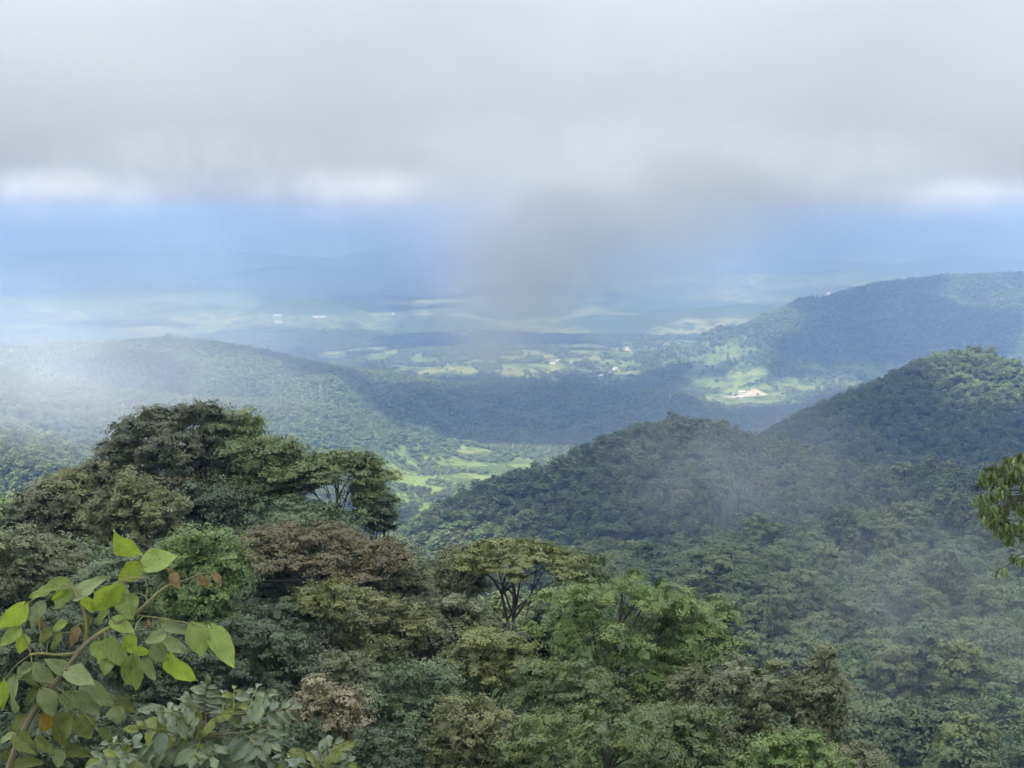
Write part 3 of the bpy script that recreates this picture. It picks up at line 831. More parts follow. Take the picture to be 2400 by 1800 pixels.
# low growth that hides the soil of the spur
def build_undergrowth():
    rng = np.random.default_rng(77)
    c = bpy.data.collections.new('shrub_kinds')
    for s in range(4):
        r2 = np.random.default_rng(900 + s)
        lob = dome_lobes(r2, (0, 0, 1.0), (1.5, 1.5, .9), 9, .75, .7, low=-.2)
        v, f, t, a = crown_mesh(lob, r2, .3, 110, sub=9, aspect=.5)
        c.objects.link(mesh_obj('shrub_kind', v, f, MAT['leaf_deep'] if s % 2 else MAT['forest_leaf'], attrs={'tint': t, 'accent': a}, link=False))
    n = 4200
    th = np.radians(rng.uniform(-24, 24, n)); r = np.sqrt(rng.uniform(14 ** 2, 260 ** 2, n))
    x, y = r * np.sin(th), r * np.cos(th)
    z = terrain_h(x, y)
    sc = rng.uniform(.6, 1.5, n) * np.clip(r / 60, .35, 1.6)
    scatter_object('undergrowth', 'dense low undergrowth covering the slope between the near trees', 'undergrowth', np.stack([x, y, z - .2], 1), sc, rng.uniform(0, 6.28, n), rng.integers(0, 4, n), c)
build_undergrowth()

def palm_tree():
    rng = np.random.default_rng(31)
    d = 400.0
    top = P(2056, 1556, d)
    gz = ground_at = float(terrain_h(np.array([top.x]), np.array([d]))[0])
    e = bpy.data.objects.new('palm_tree', None); COL.objects.link(e); e.location = (top.x, d, gz)
    tag(e, 'slim palm with drooping fronds among the valley wood trees', 'palm tree')
    h = top.z - gz
    v, f = tube(bez(np.array([.6, 0, -1.0]), np.array([.2, 0, h * .5]), np.array([0, 0, h]), 8), np.linspace(.2, .13, 8), 7)
    mesh_obj('trunk', v, f, MAT['bark'], e, smooth=True)
    for k in range(13):
        th = k * 2.4; el = rng.uniform(.1, 1.0)
        dr = np.array([math.cos(th), math.sin(th), 0.0])
        L = rng.uniform(3.2, 4.2)
        sp = bez(np.array([0, 0, h]), np.array([0, 0, h]) + dr * L * .5 + np.array([0, 0, L * .55 * el]), np.array([0, 0, h]) + dr * L + np.array([0, 0, L * (.45 * el - .45)]), 9)
        sd = np.cross(dr, [0, 0, 1.0])
        vs, fs = [], []
        for i in range(8):
            for s in (-1, 1):
                a, b = sp[i], sp[i + 1]
                w = sd * s * (1.0 * math.sin(math.pi * (i + 1.2) / 9.5)) + np.array([0, 0, -.35]) + dr * .35
                o = len(vs); vs += [a, (a + b) / 2, (a + b) / 2 + w]; fs.append((o, o + 1, o + 2))
        mesh_obj('frond', np.array(vs), fs, MAT['leaf_grey'], e, attrs={'tint': np.full(len(vs), .7), 'accent': np.zeros(len(vs))})
palm_tree()
# ------------------------------------------------------------------ single leaves of the plants close to the camera
def big_leaf_material(name, c1, c2, vein, trans=0.35, rough=0.6, spec=0.25, spots=0.0):
    m, n, l = new_mat(name)
    out = n.new('ShaderNodeOutputMaterial')
    at = n.new('ShaderNodeAttribute'); at.attribute_name = 'leafpos'
    tc = n.new('ShaderNodeTexCoord'); oi = n.new('ShaderNodeObjectInfo')
    add = n.new('ShaderNodeVectorMath'); l.new(tc.outputs['Object'], add.inputs[0])
    cmb = n.new('ShaderNodeCombineXYZ'); mlt = n.new('ShaderNodeMath'); mlt.operation = 'MULTIPLY'; mlt.inputs[1].default_value = 37.0
    l.new(oi.outputs['Random'], mlt.inputs[0]); l.new(mlt.outputs['Value'], cmb.inputs['X']); l.new(cmb.outputs['Vector'], add.inputs[1])
    nz = n.new('ShaderNodeTexNoise'); nz.inputs['Scale'].default_value = 2.6; nz.inputs['Detail'].default_value = 4; l.new(add.outputs['Vector'], nz.inputs['Vector'])
    mix = n.new('ShaderNodeMixRGB'); mix.inputs[1].default_value = (*c1, 1); mix.inputs[2].default_value = (*c2, 1)
    rr = n.new('ShaderNodeMapRange'); rr.inputs['From Min'].default_value = .35; rr.inputs['From Max'].default_value = .65
    l.new(nz.outputs['Fac'], rr.inputs['Value']); l.new(rr.outputs['Result'], mix.inputs['Fac'])
    # per leaf brightness
    hv = n.new('ShaderNodeHueSaturation'); mr = n.new('ShaderNodeMapRange'); mr.inputs['To Min'].default_value = .75; mr.inputs['To Max'].default_value = 1.2
    l.new(oi.outputs['Random'], mr.inputs['Value']); l.new(mr.outputs['Result'], hv.inputs['Value']); l.new(mix.outputs['Color'], hv.inputs['Color'])
    # midrib and side veins
    sp = n.new('ShaderNodeSeparateXYZ'); l.new(at.outputs['Vector'], sp.inputs[0])
    ab = n.new('ShaderNodeMath'); ab.operation = 'ABSOLUTE'; l.new(sp.outputs['X'], ab.inputs[0])
    sv = n.new('ShaderNodeMath'); sv.operation = 'MULTIPLY_ADD'; sv.inputs[1].default_value = -0.9; l.new(ab.outputs['Value'], sv.inputs[0]); l.new(sp.outputs['Y'], sv.inputs[2])
    ml = n.new('ShaderNodeMath'); ml.operation = 'MULTIPLY'; ml.inputs[1].default_value = 34.0; l.new(sv.outputs['Value'], ml.inputs[0])
    sn = n.new('ShaderNodeMath'); sn.operation = 'SINE'; l.new(ml.outputs['Value'], sn.inputs[0])
    vr = n.new('ShaderNodeMapRange'); vr.inputs['From Min'].default_value = .86; vr.inputs['From Max'].default_value = 1.0; l.new(sn.outputs['Value'], vr.inputs['Value'])
    mr2 = n.new('ShaderNodeMapRange'); mr2.inputs['From Min'].default_value = .03; mr2.inputs['From Max'].default_value = .012; l.new(ab.outputs['Value'], mr2.inputs['Value'])
    mx = n.new('ShaderNodeMath'); mx.operation = 'MAXIMUM'; l.new(vr.outputs['Result'], mx.inputs[0]); l.new(mr2.outputs['Result'], mx.inputs[1])
    vf = n.new('ShaderNodeMath'); vf.operation = 'MULTIPLY'; vf.inputs[1].default_value = 0.32; l.new(mx.outputs['Value'], vf.inputs[0])
    vm = n.new('ShaderNodeMixRGB'); vm.inputs[2].default_value = (*vein, 1); l.new(vf.outputs['Value'], vm.inputs['Fac']); l.new(hv.outputs['Color'], vm.inputs[1])
    col = vm.outputs['Color']
    if spots:      # brown blemishes
        n2 = n.new('ShaderNodeTexNoise'); n2.inputs['Scale'].default_value = 7; n2.inputs['Detail'].default_value = 3; l.new(add.outputs['Vector'], n2.inputs['Vector'])
        r2 = n.new('ShaderNodeMapRange'); r2.inputs['From Min'].default_value = .66; r2.inputs['From Max'].default_value = .72; r2.inputs['To Max'].default_value = spots; l.new(n2.outputs['Fac'], r2.inputs['Value'])
        sm = n.new('ShaderNodeMixRGB'); sm.inputs[2].default_value = (0.06, 0.05, 0.025, 1); l.new(r2.outputs['Result'], sm.inputs['Fac']); l.new(col, sm.inputs[1]); col = sm.outputs['Color']
    p = n.new('ShaderNodeBsdfPrincipled'); p.inputs['Roughness'].default_value = rough; p.inputs['Specular IOR Level'].default_value = spec
    bp = n.new('ShaderNodeBump'); bp.inputs['Strength'].default_value = .35; bp.inputs['Distance'].default_value = .02; bp.invert = True
    l.new(mx.outputs['Value'], bp.inputs['Height']); l.new(bp.outputs['Normal'], p.inputs['Normal'])
    t = n.new('ShaderNodeBsdfTranslucent'); ms = n.new('ShaderNodeMixShader'); ms.inputs['Fac'].default_value = trans
    l.new(col, p.inputs['Base Color']); l.new(col, t.inputs['Color'])
    l.new(p.outputs['BSDF'], ms.inputs[1]); l.new(t.outputs['BSDF'], ms.inputs[2]); l.new(ms.outputs['Shader'], out.inputs['Surface'])
    return m

LEAFM = [
    big_leaf_material('leaf_lit', (0.25, 0.33, 0.035), (0.36, 0.43, 0.055), (0.44, 0.50, 0.12), trans=.45, spots=.6),  # glow of light through the blade put into a bright yellow-green
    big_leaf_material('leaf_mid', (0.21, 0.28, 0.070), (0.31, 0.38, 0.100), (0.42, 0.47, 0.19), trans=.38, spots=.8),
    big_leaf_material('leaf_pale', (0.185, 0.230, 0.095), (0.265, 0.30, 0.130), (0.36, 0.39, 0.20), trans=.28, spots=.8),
    big_leaf_material('leaf_shade', (0.095, 0.115, 0.028), (0.155, 0.175, 0.045), (0.20, 0.23, 0.08), trans=.3, spots=.6),  # shaded copy of the leaf green, its shade put into the colour
    big_leaf_material('leaf_withered', (0.18, 0.120, 0.050), (0.30, 0.225, 0.10), (0.33, 0.26, 0.14), trans=.3, spots=.5),
    big_leaf_material('leaf_orange', (0.28, 0.18, 0.025), (0.34, 0.25, 0.04), (0.38, 0.30, 0.10), trans=.4, spots=.6),
]
MAT['stem_green'] = bark_material('stem_green', (0.16, 0.15, 0.05), (0.27, 0.25, 0.10), 30)
MAT['stem_brown'] = bark_material('stem_brown', (0.15, 0.12, 0.07), (0.26, 0.22, 0.14), 30)
LEAFM_SHRUB = [
    big_leaf_material('shrub_leaf', (0.089, 0.127, 0.051), (0.135, 0.172, 0.073), (0.208, 0.233, 0.112), trans=.15, rough=.30, spec=.7),
    big_leaf_material('shrub_leaf_young', (0.125, 0.162, 0.030), (0.198, 0.223, 0.043), (0.260, 0.274, 0.086), trans=.3, rough=.4, spec=.45),
    big_leaf_material('shrub_leaf_dark', (0.062, 0.097, 0.048), (0.094, 0.132, 0.065), (0.146, 0.172, 0.086), trans=.12, rough=.32, spec=.65),
]
LEAFM_MANGO = [
    big_leaf_material('drooping_leaf', (0.106, 0.147, 0.042), (0.188, 0.245, 0.078), (0.213, 0.266, 0.096), trans=.2, rough=.35, spec=.5),
    big_leaf_material('drooping_leaf_pale', (0.225, 0.280, 0.090), (0.325, 0.378, 0.144), (0.250, 0.308, 0.120), trans=.25, rough=.35, spec=.5),
]

def leaf_mesh(name, kind, seed):
    """a leaf along +Y, length 1, upper side +Z, with a folded blade and a wavy edge"""
    rng = np.random.default_rng(seed)
    nt, nu = 10, 7
    t = np.linspace(0, 1, nt)
    if kind == 'heart':
        w = 0.5 * np.interp(t, [0, .04, .12, .25, .4, .55, .7, .85, .95, 1], [.10, .52, .84, 1.0, .98, .86, .66, .40, .16, 0.01])
    elif kind == 'oval':
        w = 0.5 * np.interp(t, [0, .08, .2, .4, .6, .8, .93, 1], [.04, .38, .72, 1, 1, .78, .40, .03])
    else:
        w = 0.5 * np.interp(t, [0, .08, .25, .5, .75, .9, 1], [.06, .4, .85, 1, .78, .38, .02])
    u = np.linspace(-1, 1, nu)
    T, U = np.meshgrid(t, u, indexing='ij')
    X = U * w[:, None]
    Y = T.copy()
    if kind == 'heart':
        Y = Y - 0.13 * np.abs(U) ** 1.3 * np.exp(-T * 6)
    X = X * (1 + 0.05 * np.sin(T * 17 + seed) * (np.abs(U) > .9))
    droop = rng.uniform(.10, .38); fold = rng.uniform(.08, .4); ph = rng.uniform(0, 6)
    Z = fold * np.abs(X) - droop * T ** 2 + 0.06 * np.sin(T * 9 + ph + U) * np.abs(U) + 0.05 * np.sin(T * 4 + ph * 2) * U + 0.02 * np.sin(T * 5 + ph)
    V = np.stack([X, Y, Z], -1).reshape(-1, 3)
    i, j = np.meshgrid(np.arange(nt - 1), np.arange(nu - 1), indexing='ij')
    a = i * nu + j
    f = np.stack([a, a + 1, a + nu + 1, a + nu], -1).reshape(-1, 4)
    o = mesh_obj(name, V, f, None, smooth=True, attrs={'leafpos': np.stack([X * 1.0, T, T * 0], -1).reshape(-1, 3)}, link=False)
    o.data.materials.append(LEAFM[0])
    return o.data

HEART = [leaf_mesh('leaf', 'heart', s) for s in range(6)]
OVAL = [leaf_mesh('leaf', 'oval', 20 + s) for s in range(5)]
LANCE = [leaf_mesh('leaf', 'lance', 40 + s) for s in range(4)]

def loose_leaves(parent, items, mat, inv):
    V, Fc, LP, o = [], [], [], 0
    for me, m in items:
        co = np.empty(len(me.vertices) * 3, np.float32); me.vertices.foreach_get('co', co); co = co.reshape(-1, 3)
        M = np.array(inv @ m); V.append(co @ M[:3, :3].T + M[:3, 3])
        f = np.empty(len(me.polygons) * 4, np.int32); me.polygons.foreach_get('vertices', f); Fc.append(f.reshape(-1, 4) + o); o += len(co)
        q = np.empty(len(me.vertices) * 3, np.float32); me.attributes['leafpos'].data.foreach_get('vector', q); LP.append(q.reshape(-1, 3))
    ob = mesh_obj('leaves', np.concatenate(V), np.concatenate(Fc), mat, parent, smooth=True, attrs={'leafpos': np.concatenate(LP)})
    ob['kind'] = 'stuff'

def leaf_matrix(base, tip, width, nrm):
    ax = (tip - base); L = ax.length; ax = ax / L
    z = (nrm - ax * nrm.dot(ax)).normalized(); x = ax.cross(z)
    return Matrix.Translation(base) @ Matrix((x, ax, z)).transposed().to_4x4() @ Matrix.Diagonal((width, L, L, 1))

def put_leaf(parent, me, base, tip, width, nrm, mat, inv):
    ax = (tip - base); L = ax.length; ax = ax / L
    z = (nrm - ax * nrm.dot(ax)).normalized(); x = ax.cross(z)
    m = Matrix((x, ax, z)).transposed().to_4x4()
    m = Matrix.Translation(base) @ m @ Matrix.Diagonal((width, L, L, 1))
    o = bpy.data.objects.new('leaf', me); COL.objects.link(o)
    o.parent = parent
    o.matrix_local = inv @ m
    o.material_slots[0].link = 'OBJECT'; o.material_slots[0].material = mat
    return o

def wood_part(name, parent, path, r0, r1, mat, inv, sides=7, knobs=0):
    path = np.array([list(inv @ Vector(p)) for p in path])
    # smooth the polyline
    t = np.linspace(0, len(path) - 1, max(6, len(path) * 4)); k = np.arange(len(path))
    q = np.stack([np.interp(t, k, path[:, c]) for c in range(3)], 1)
    for _ in range(2):
        q[1:-1] = (q[:-2] + 2 * q[1:-1] + q[2:]) / 4
    rad = np.linspace(r0, r1, len(q))
    if knobs:
        rad = rad * (1 + knobs * np.abs(np.sin(np.arange(len(q)) * 2.1)))
    v, f = tube(q, rad, sides)
    return mesh_obj(name, v, f, mat, parent, smooth=True)

def ground_z(x, y):
    return float(terrain_h(np.array([x]), np.array([y]))[0])

def heart_plant():
    D = 6.6
    rng = random.Random(4)
    C = lambda x, y, dd=0.0: P(x / 2.765, 1200 + y / 2.765, D + dd)
    b0 = C(40, 1720)
    base = Vector((b0.x - .25, D + .1, ground_z(b0.x - .25, D + .1)))
    e = bpy.data.objects.new('heart_leaved_plant', None); COL.objects.link(e); e.location = base
    tag(e, 'close plant with large bright heart shaped leaves and a thick bare stem', 'plant')
    inv = Matrix.Translation(base).inverted()
    main = [base - Vector((0, 0, .2)), C(10, 1800), C(60, 1650), C(130, 1450), C(240, 1260), C(330, 1140), C(440, 1000), C(545, 860), C(640, 790)]
    up = [C(548, 860, .02), C(565, 760), C(545, 640), C(500, 545), C(455, 465)]
    right = [C(630, 797), C(760, 720), C(870, 668), C(960, 585), C(1050, 500), C(1115, 470, -.02)]
    left = [C(540, 870, .03), C(480, 920, .04), C(360, 928, .03), C(270, 915, 0), (C(185, 925, -.05))]
    pet1 = [C(870, 665), C(1050, 690, -.04), C(1240, 722, -.08), C(1375, 758, -.1)]
    pet2 = [C(1110, 472), C(1200, 440, .02), C(1300, 400, .03), C(1400, 393, .03)]
    pet3 = [C(950, 590), C(952, 470, .02), C(925, 342, .03), C(880, 280, .03)]
    wood_part('stem', e, main, .018, .010, MAT['stem_brown'], inv, 9, .05)
    wood_part('branch', e, up, .009, .0045, MAT['stem_green'], inv, 7, .25)
    wood_part('branch', e, right, .0095, .0055, MAT['stem_green'], inv, 7, .3)
    wood_part('branch', e, left, .008, .006, MAT['stem_green'], inv, 7, .25)
    for pth in (pet1, pet2, pet3):
        wood_part('petiole', e, pth, .0032, .0018, MAT['stem_green'], inv, 5)
    nodes = []
    for pth in (main[5:], up, right, left, pet1, pet2, pet3):
        for a, b in zip(pth[:-1], pth[1:]):
            for s in range(6): nodes.append(a.lerp(b, s / 6))
    L = [(885, 278, 722, 142, 185, 0), (928, 342, 1150, 275, 165, 1), (905, 345, 762, 455, 130, 0), (445, 465, 252, 492, 95, 1), (312, 512, 178, 547, 85, 1),
         (498, 552, 652, 408, 120, 2), (478, 515, 300, 622, 110, 1), (425, 495, 330, 590, 70, 0), (155, 605, -10, 775, 140, 0), (275, 590, 195, 745, 95, 2),
         (745, 480, 598, 655, 165, 0), (765, 470, 715, 605, 100, 0), (745, 465, 835, 525, 75, 1), (820, 545, 838, 690, 160, 1), (560, 560, 600, 660, 105, 0),
         (695, 650, 605, 722, 75, 1), (728, 695, 865, 780, 110, 1), (122, 760, -10, 872, 90, 1), (155, 800, 128, 925, 90, 0), (252, 675, 272, 765, 70, 4),
         (425, 715, 325, 775, 60, 1), (495, 748, 462, 875, 100, 4), (685, 838, 605, 1000, 150, 1), (712, 828, 835, 1028, 140, 1), (832, 850, 950, 945, 100, 0),
         (1060, 785, 942, 845, 90, 2), (1040, 722, 1220, 775, 95, 2), (1050, 835, 1228, 900, 105, 2), (995, 848, 1062, 995, 125, 2), (1250, 738, 1330, 945, 160, 1),
         (1378, 757, 1522, 1015, 150, 1), (1098, 928, 1212, 1110, 165, 0), (868, 925, 858, 1195, 155, 1), (935, 960, 1005, 1095, 85, 2), (700, 955, 675, 1055, 95, 1),
         (205, 1000, 70, 1065, 85, 2), (208, 1000, 178, 1170, 155, 2), (212, 1000, 352, 1115, 115, 2), (430, 1022, 300, 965, 105, 2), (438, 1026, 605, 1112, 135, 2),
         (92, 1085, 88, 1308, 115, 2), (15, 1105, 8, 1325, 90, 0), (275, 1160, 362, 1335, 125, 2), (272, 1140, 152, 1245, 85, 3), (485, 1180, 372, 1300, 130, 2),
         (500, 1180, 640, 1318, 150, 2), (555, 1130, 728, 1245, 140, 2), (740, 1275, 775, 1368, 120, 2), (755, 1215, 875, 1300, 95, 3), (305, 1300, 280, 1452, 100, 5),
         (455, 1335, 330, 1560, 190, 3), (515, 1335, 600, 1470, 150, 3), (95, 1440, -10, 1490, 60, 2), (115, 1455, 225, 1560, 120, 3), (100, 1650, 285, 1602, 95, 3),
         (435, 1550, 575, 1562, 95, 3), (405, 1555, 345, 1650, 120, 2), (640, 1415, 745, 1480, 70, 3), (1125, 400, 1150, 508, 105, 4), (1300, 408, 1345, 505, 95, 4),
         (1385, 398, 1435, 470, 85, 4), (1095, 365, 1112, 405, 50, 4), (965, 705, 948, 765, 55, 4), (330, 760, 250, 850, 90, 3), (390, 790, 330, 900, 80, 3), (590, 690, 520, 780, 80, 3),
         (860, 800, 800, 900, 90, 0), (160, 1330, 60, 1420, 100, 3), (30, 1560, 110, 1650, 90, 3), (240, 1470, 330, 1560, 80, 3)]
    wood = []
    for k, (bx, by, tx, ty, w, tone) in enumerate(L):
        dd = rng.uniform(-.16, .12)
        b = C(bx, by, dd * .6)
        ln = (C(tx, ty) - C(bx, by)).length
        tip = C(tx, ty, dd * .6 + rng.uniform(-.7, .4) * ln)
        nrm = Vector((rng.uniform(-.45, .45), -1.0, rng.uniform(.25, .95)))
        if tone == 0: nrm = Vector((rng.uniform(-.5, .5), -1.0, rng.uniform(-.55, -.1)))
        me = HEART[rng.randrange(6)]
        if tone == 4: w *= .72
        wd = w / 2.765 / F * D * 1.0
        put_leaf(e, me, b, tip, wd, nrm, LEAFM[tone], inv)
        nd = min(nodes, key=lambda q: (q - b).length)
        if (nd - b).length > .015:
            mid = nd.lerp(b, .5) + Vector((0, 0, .02))
            wood_part('petiole', e, [nd, mid, b], .0028, .0018, MAT['stem_green'], inv, 5)
heart_plant()

def glossy_shrub(name, label, D, sprays, stem, crop, sc, seed):
    rng = random.Random(seed)
    C = lambda x, y, dd=0.0: P(crop[0] + x / sc, crop[1] + y / sc, D + dd)
    b0 = C(*stem[0])
    base = Vector((b0.x, D + .15, ground_z(b0.x, D + .15)))
    e = bpy.data.objects.new(name, None); COL.objects.link(e); e.location = base
    tag(e, label, 'shrub')
    inv = Matrix.Translation(base).inverted()
    wood_part('stem', e, [base - Vector((0, 0, .1)), base.lerp(C(*stem[0]), .6)] + [C(*s) for s in stem], .013, .004, MAT['stem_brown'], inv, 7, .1)
    root = C(*stem[0])
    for (x0, y0, x1, y1, nl, size, tone) in sprays:
        d0, d1 = rng.uniform(-.05, .1), rng.uniform(-.45, .35)
        a, b = C(x0, y0, d0), C(x1, y1, d1)
        mid = a.lerp(b, .5) + Vector((0, 0, (b - a).length * .10))
        near = C(*min(stem, key=lambda s: abs(s[1] - y0 - 60)))
        twig = wood_part('twig', e, [near, a, mid, b], .005, .002, MAT['stem_green'], inv, 5)
        ax = (b - a).normalized()
        side0 = ax.cross(Vector((0, -.6, .8))).normalized()
        for i in range(nl):
            t = (i + .6) / nl
            q = (1 - t) ** 2 * a + 2 * t * (1 - t) * mid + t * t * b
            s = 1 if i % 2 else -1
            Ls = 1.22 * size / sc / F * D * rng.uniform(.8, 1.2) * (0.75 + .5 * math.sin(math.pi * min(1, t + .15)))
            if i == nl - 1: dirv = ax + Vector((0, 0, -.2))
            else: dirv = side0 * s * rng.uniform(.8, 1.1) + ax * rng.uniform(.35, .8) + Vector((0, rng.uniform(-.3, .1), rng.uniform(-.55, -.05)))
            dirv.normalize()
            nrm = Vector((rng.uniform(-.45, .45), -.75, rng.uniform(.5, 1.2)))
            tn = tone if rng.random() < .8 else rng.randrange(3)
            put_leaf(twig, OVAL[rng.randrange(5)], q, q + dirv * Ls, Ls * rng.uniform(.42, .55), nrm, LEAFM_SHRUB[tn], inv)
    return e

SPR = [(1000, 470, 1018, 225, 14, 95, 0), (1130, 540, 1290, 400, 8, 120, 0), (1150, 520, 1150, 300, 8, 110, 0), (1240, 470, 1245, 265, 7, 95, 1), (1360, 460, 1440, 250, 6, 110, 0), (1350, 480, 1560, 310, 7, 120, 0),
       (1300, 590, 1730, 420, 11, 130, 0), (1380, 620, 1640, 560, 7, 150, 0), (950, 520, 790, 360, 8, 95, 0), (960, 560, 660, 430, 9, 130, 0), (900, 600, 520, 450, 9, 130, 0),
       (930, 660, 590, 620, 8, 140, 0), (860, 700, 430, 600, 9, 130, 1), (900, 780, 470, 740, 10, 140, 0), (700, 850, 180, 720, 11, 140, 0), (640, 910, 90, 870, 11, 140, 0),
       (1040, 690, 1310, 890, 7, 170, 2), (1280, 640, 1470, 800, 7, 160, 2), (1330, 690, 1580, 740, 7, 140, 0), (1010, 690, 1070, 850, 5, 150, 0), (990, 690, 900, 860, 6, 150, 0),
       (1000, 600, 880, 500, 6, 110, 1), (1020, 600, 1130, 500, 6, 110, 1), (1250, 880, 1640, 880, 8, 150, 2), (1100, 900, 1330, 960, 6, 160, 2), (800, 930, 520, 960, 7, 150, 2), (900, 900, 760, 980, 5, 160, 2), (380, 930, 60, 960, 7, 140, 0)]
glossy_shrub('glossy_shrub', 'close shrub with grey green glossy oval leaves at the bottom edge', 9.0, SPR, [(1005, 1000), (1003, 860), (1005, 660), (1008, 470)], (200, 1540), 3.568, 11)
SPR2 = [(1930, 860, 2090, 720, 9, 105, 0), (1900, 880, 1770, 780, 9, 95, 1), (2000, 860, 2180, 760, 8, 110, 1), (1880, 900, 1640, 860, 8, 120, 0), (2000, 900, 2200, 900, 8, 120, 0), (1920, 920, 1860, 860, 5, 110, 0), (1880, 940, 1700, 950, 6, 130, 2), (2020, 930, 2120, 960, 5, 130, 0)]
glossy_shrub('glossy_shrub', 'smaller shrub with yellowish feathery leaves at the bottom edge right of the larger glossy one', 9.6, SPR2, [(1930, 1000), (1930, 940), (1932, 860)], (200, 1540), 3.568, 12)

def edge_tree():
    D = 21.0
    rng = random.Random(9)
    C = lambda x, y, dd=0.0: P(2200 + x / 4.485, 1030 + y / 4.485, D + dd)
    tx = P(2620, 1400, D).x
    base = Vector((tx, D, ground_z(tx, D)))
    e = bpy.data.objects.new('drooping_leaf_tree', None); COL.objects.link(e); e.location = base
    tag(e, 'tree reaching in at the right edge with drooping glossy leaves', 'tree')
    inv = Matrix.Translation(base).inverted()
    top = C(1700, 350)
    wood_part('trunk', e, [base - Vector((0, 0, .5)), base.lerp(top, .5) + Vector((.15, 0, 0)), top, C(1750, -200)], .17, .06, MAT['bark'], inv, 9)
    T = [(510, 420), (600, 370), (730, 250), (830, 250), (650, 540), (430, 640), (560, 640), (700, 600), (820, 430), (560, 770), (500, 850), (620, 830), (720, 940), (630, 1000), (810, 960), (880, 760), (900, 920), (810, 1260), (670, 1390),
         (900, 1290), (880, 330), (730, 450), (960, 240), (1010, 420), (1000, 640), (1050, 860), (1100, 300), (1130, 560), (960, 1150), (460, 470), (600, 900)]
    hubs = [C(1250, 330), C(1150, 600), C(1200, 860), C(1150, 1280)]
    limb_from = [top, C(1720, 500), C(1720, 700), C(1700, 1000)]
    for h, s in zip(hubs, limb_from):
        wood_part('limb', e, [s, s.lerp(h, .5) + Vector((0, .2, .15)), h], .05, .02, MAT['bark'], inv, 6)
    rest, count = [], 0
    T += [(560, 350), (690, 320), (800, 340), (930, 500), (760, 700), (680, 760), (860, 640), (480, 760), (740, 1060), (930, 1030), (620, 470), (880, 200), (700, 860)]
    for (x, y) in T:
        c = C(x, y - 40, rng.uniform(-.7, .7))
        h = min(hubs, key=lambda q: (q - c).length)
        twig = wood_part('twig', e, [h, h.lerp(c, .55) + Vector((0, 0, .12)), c], .014, .005, MAT['bark'], inv, 5)
        nlf = 15 if y < 1150 else 7
        for i in range(nlf):
            th = i * 2.4 + rng.uniform(-.4, .4)
            hz = rng.uniform(.25, .75)
            dv = Vector((math.cos(th) * hz, math.sin(th) * hz, -rng.uniform(.45, 1.0))).normalized()
            b = c + Vector((math.cos(th), math.sin(th), 0)) * .03 + Vector((0, 0, rng.uniform(-.05, .06)))
            Ls = rng.uniform(.115, .175)
            nrm = Vector((math.cos(th), math.sin(th), .9)) + Vector((0, -.3, 0))
            me, wd, mt = LANCE[rng.randrange(4)], Ls * rng.uniform(.30, .42), LEAFM_MANGO[0 if rng.random() < .72 else 1]
            if count < 290 and x < 930: put_leaf(twig, me, b, b + dv * Ls, wd, nrm, mt, inv); count += 1
            else: rest.append((me, leaf_matrix(b, b + dv * Ls, wd, nrm)))
    loose_leaves(e, rest, LEAFM_MANGO[0], inv)
edge_tree()
# ------------------------------------------------------------------ settlement on the lowland
def hit(px, py, d0=800.0, d1=30000.0):
    """where the picture ray meets the land"""
    ds = np.geomspace(d0, d1, 900)
    p = P(px, py, 1.0)
    x, y, z = p.x * ds, ds, p.z * ds
    k = np.nonzero(terrain_h(x, y) >= z)[0]
    i = k[0] if len(k) else len(ds) - 1
    return Vector((x[i], y[i], float(terrain_h(x[i:i + 1], y[i:i + 1])[0])))

def plain_material(name, c, rough=.7, sc=.15):
    m, n, l = new_mat(name)
    out = n.new('ShaderNodeOutputMaterial'); p = n.new('ShaderNodeBsdfPrincipled'); p.inputs['Roughness'].default_value = rough
    geo = n.new('ShaderNodeNewGeometry'); k = n.new('ShaderNodeTexNoise'); k.inputs['Scale'].default_value = sc; k.inputs['Detail'].default_value = 4
    l.new(geo.outputs['Position'], k.inputs['Vector'])
    mx = n.new('ShaderNodeMixRGB'); mx.inputs[1].default_value = (*[q * .8 for q in c], 1); mx.inputs[2].default_value = (*[min(1, q * 1.12) for q in c], 1)
    l.new(k.outputs['Fac'], mx.inputs['Fac']); l.new(mx.outputs['Color'], p.inputs['Base Color']); l.new(p.outputs['BSDF'], out.inputs['Surface'])
    return m
MAT['wall_white'] = plain_material('wall_white', (.5, .5, .49))
MAT['roof_metal'] = plain_material('roof_metal', (.52, .53, .54), .45)
MAT['roof_tan'] = plain_material('roof_tan', (.62, .55, .45), .7)
MAT['dirt'] = plain_material('dirt', (.36, .32, .22), .9, .02)
MAT['track'] = plain_material('track', (.45, .43, .38), .9, .02)

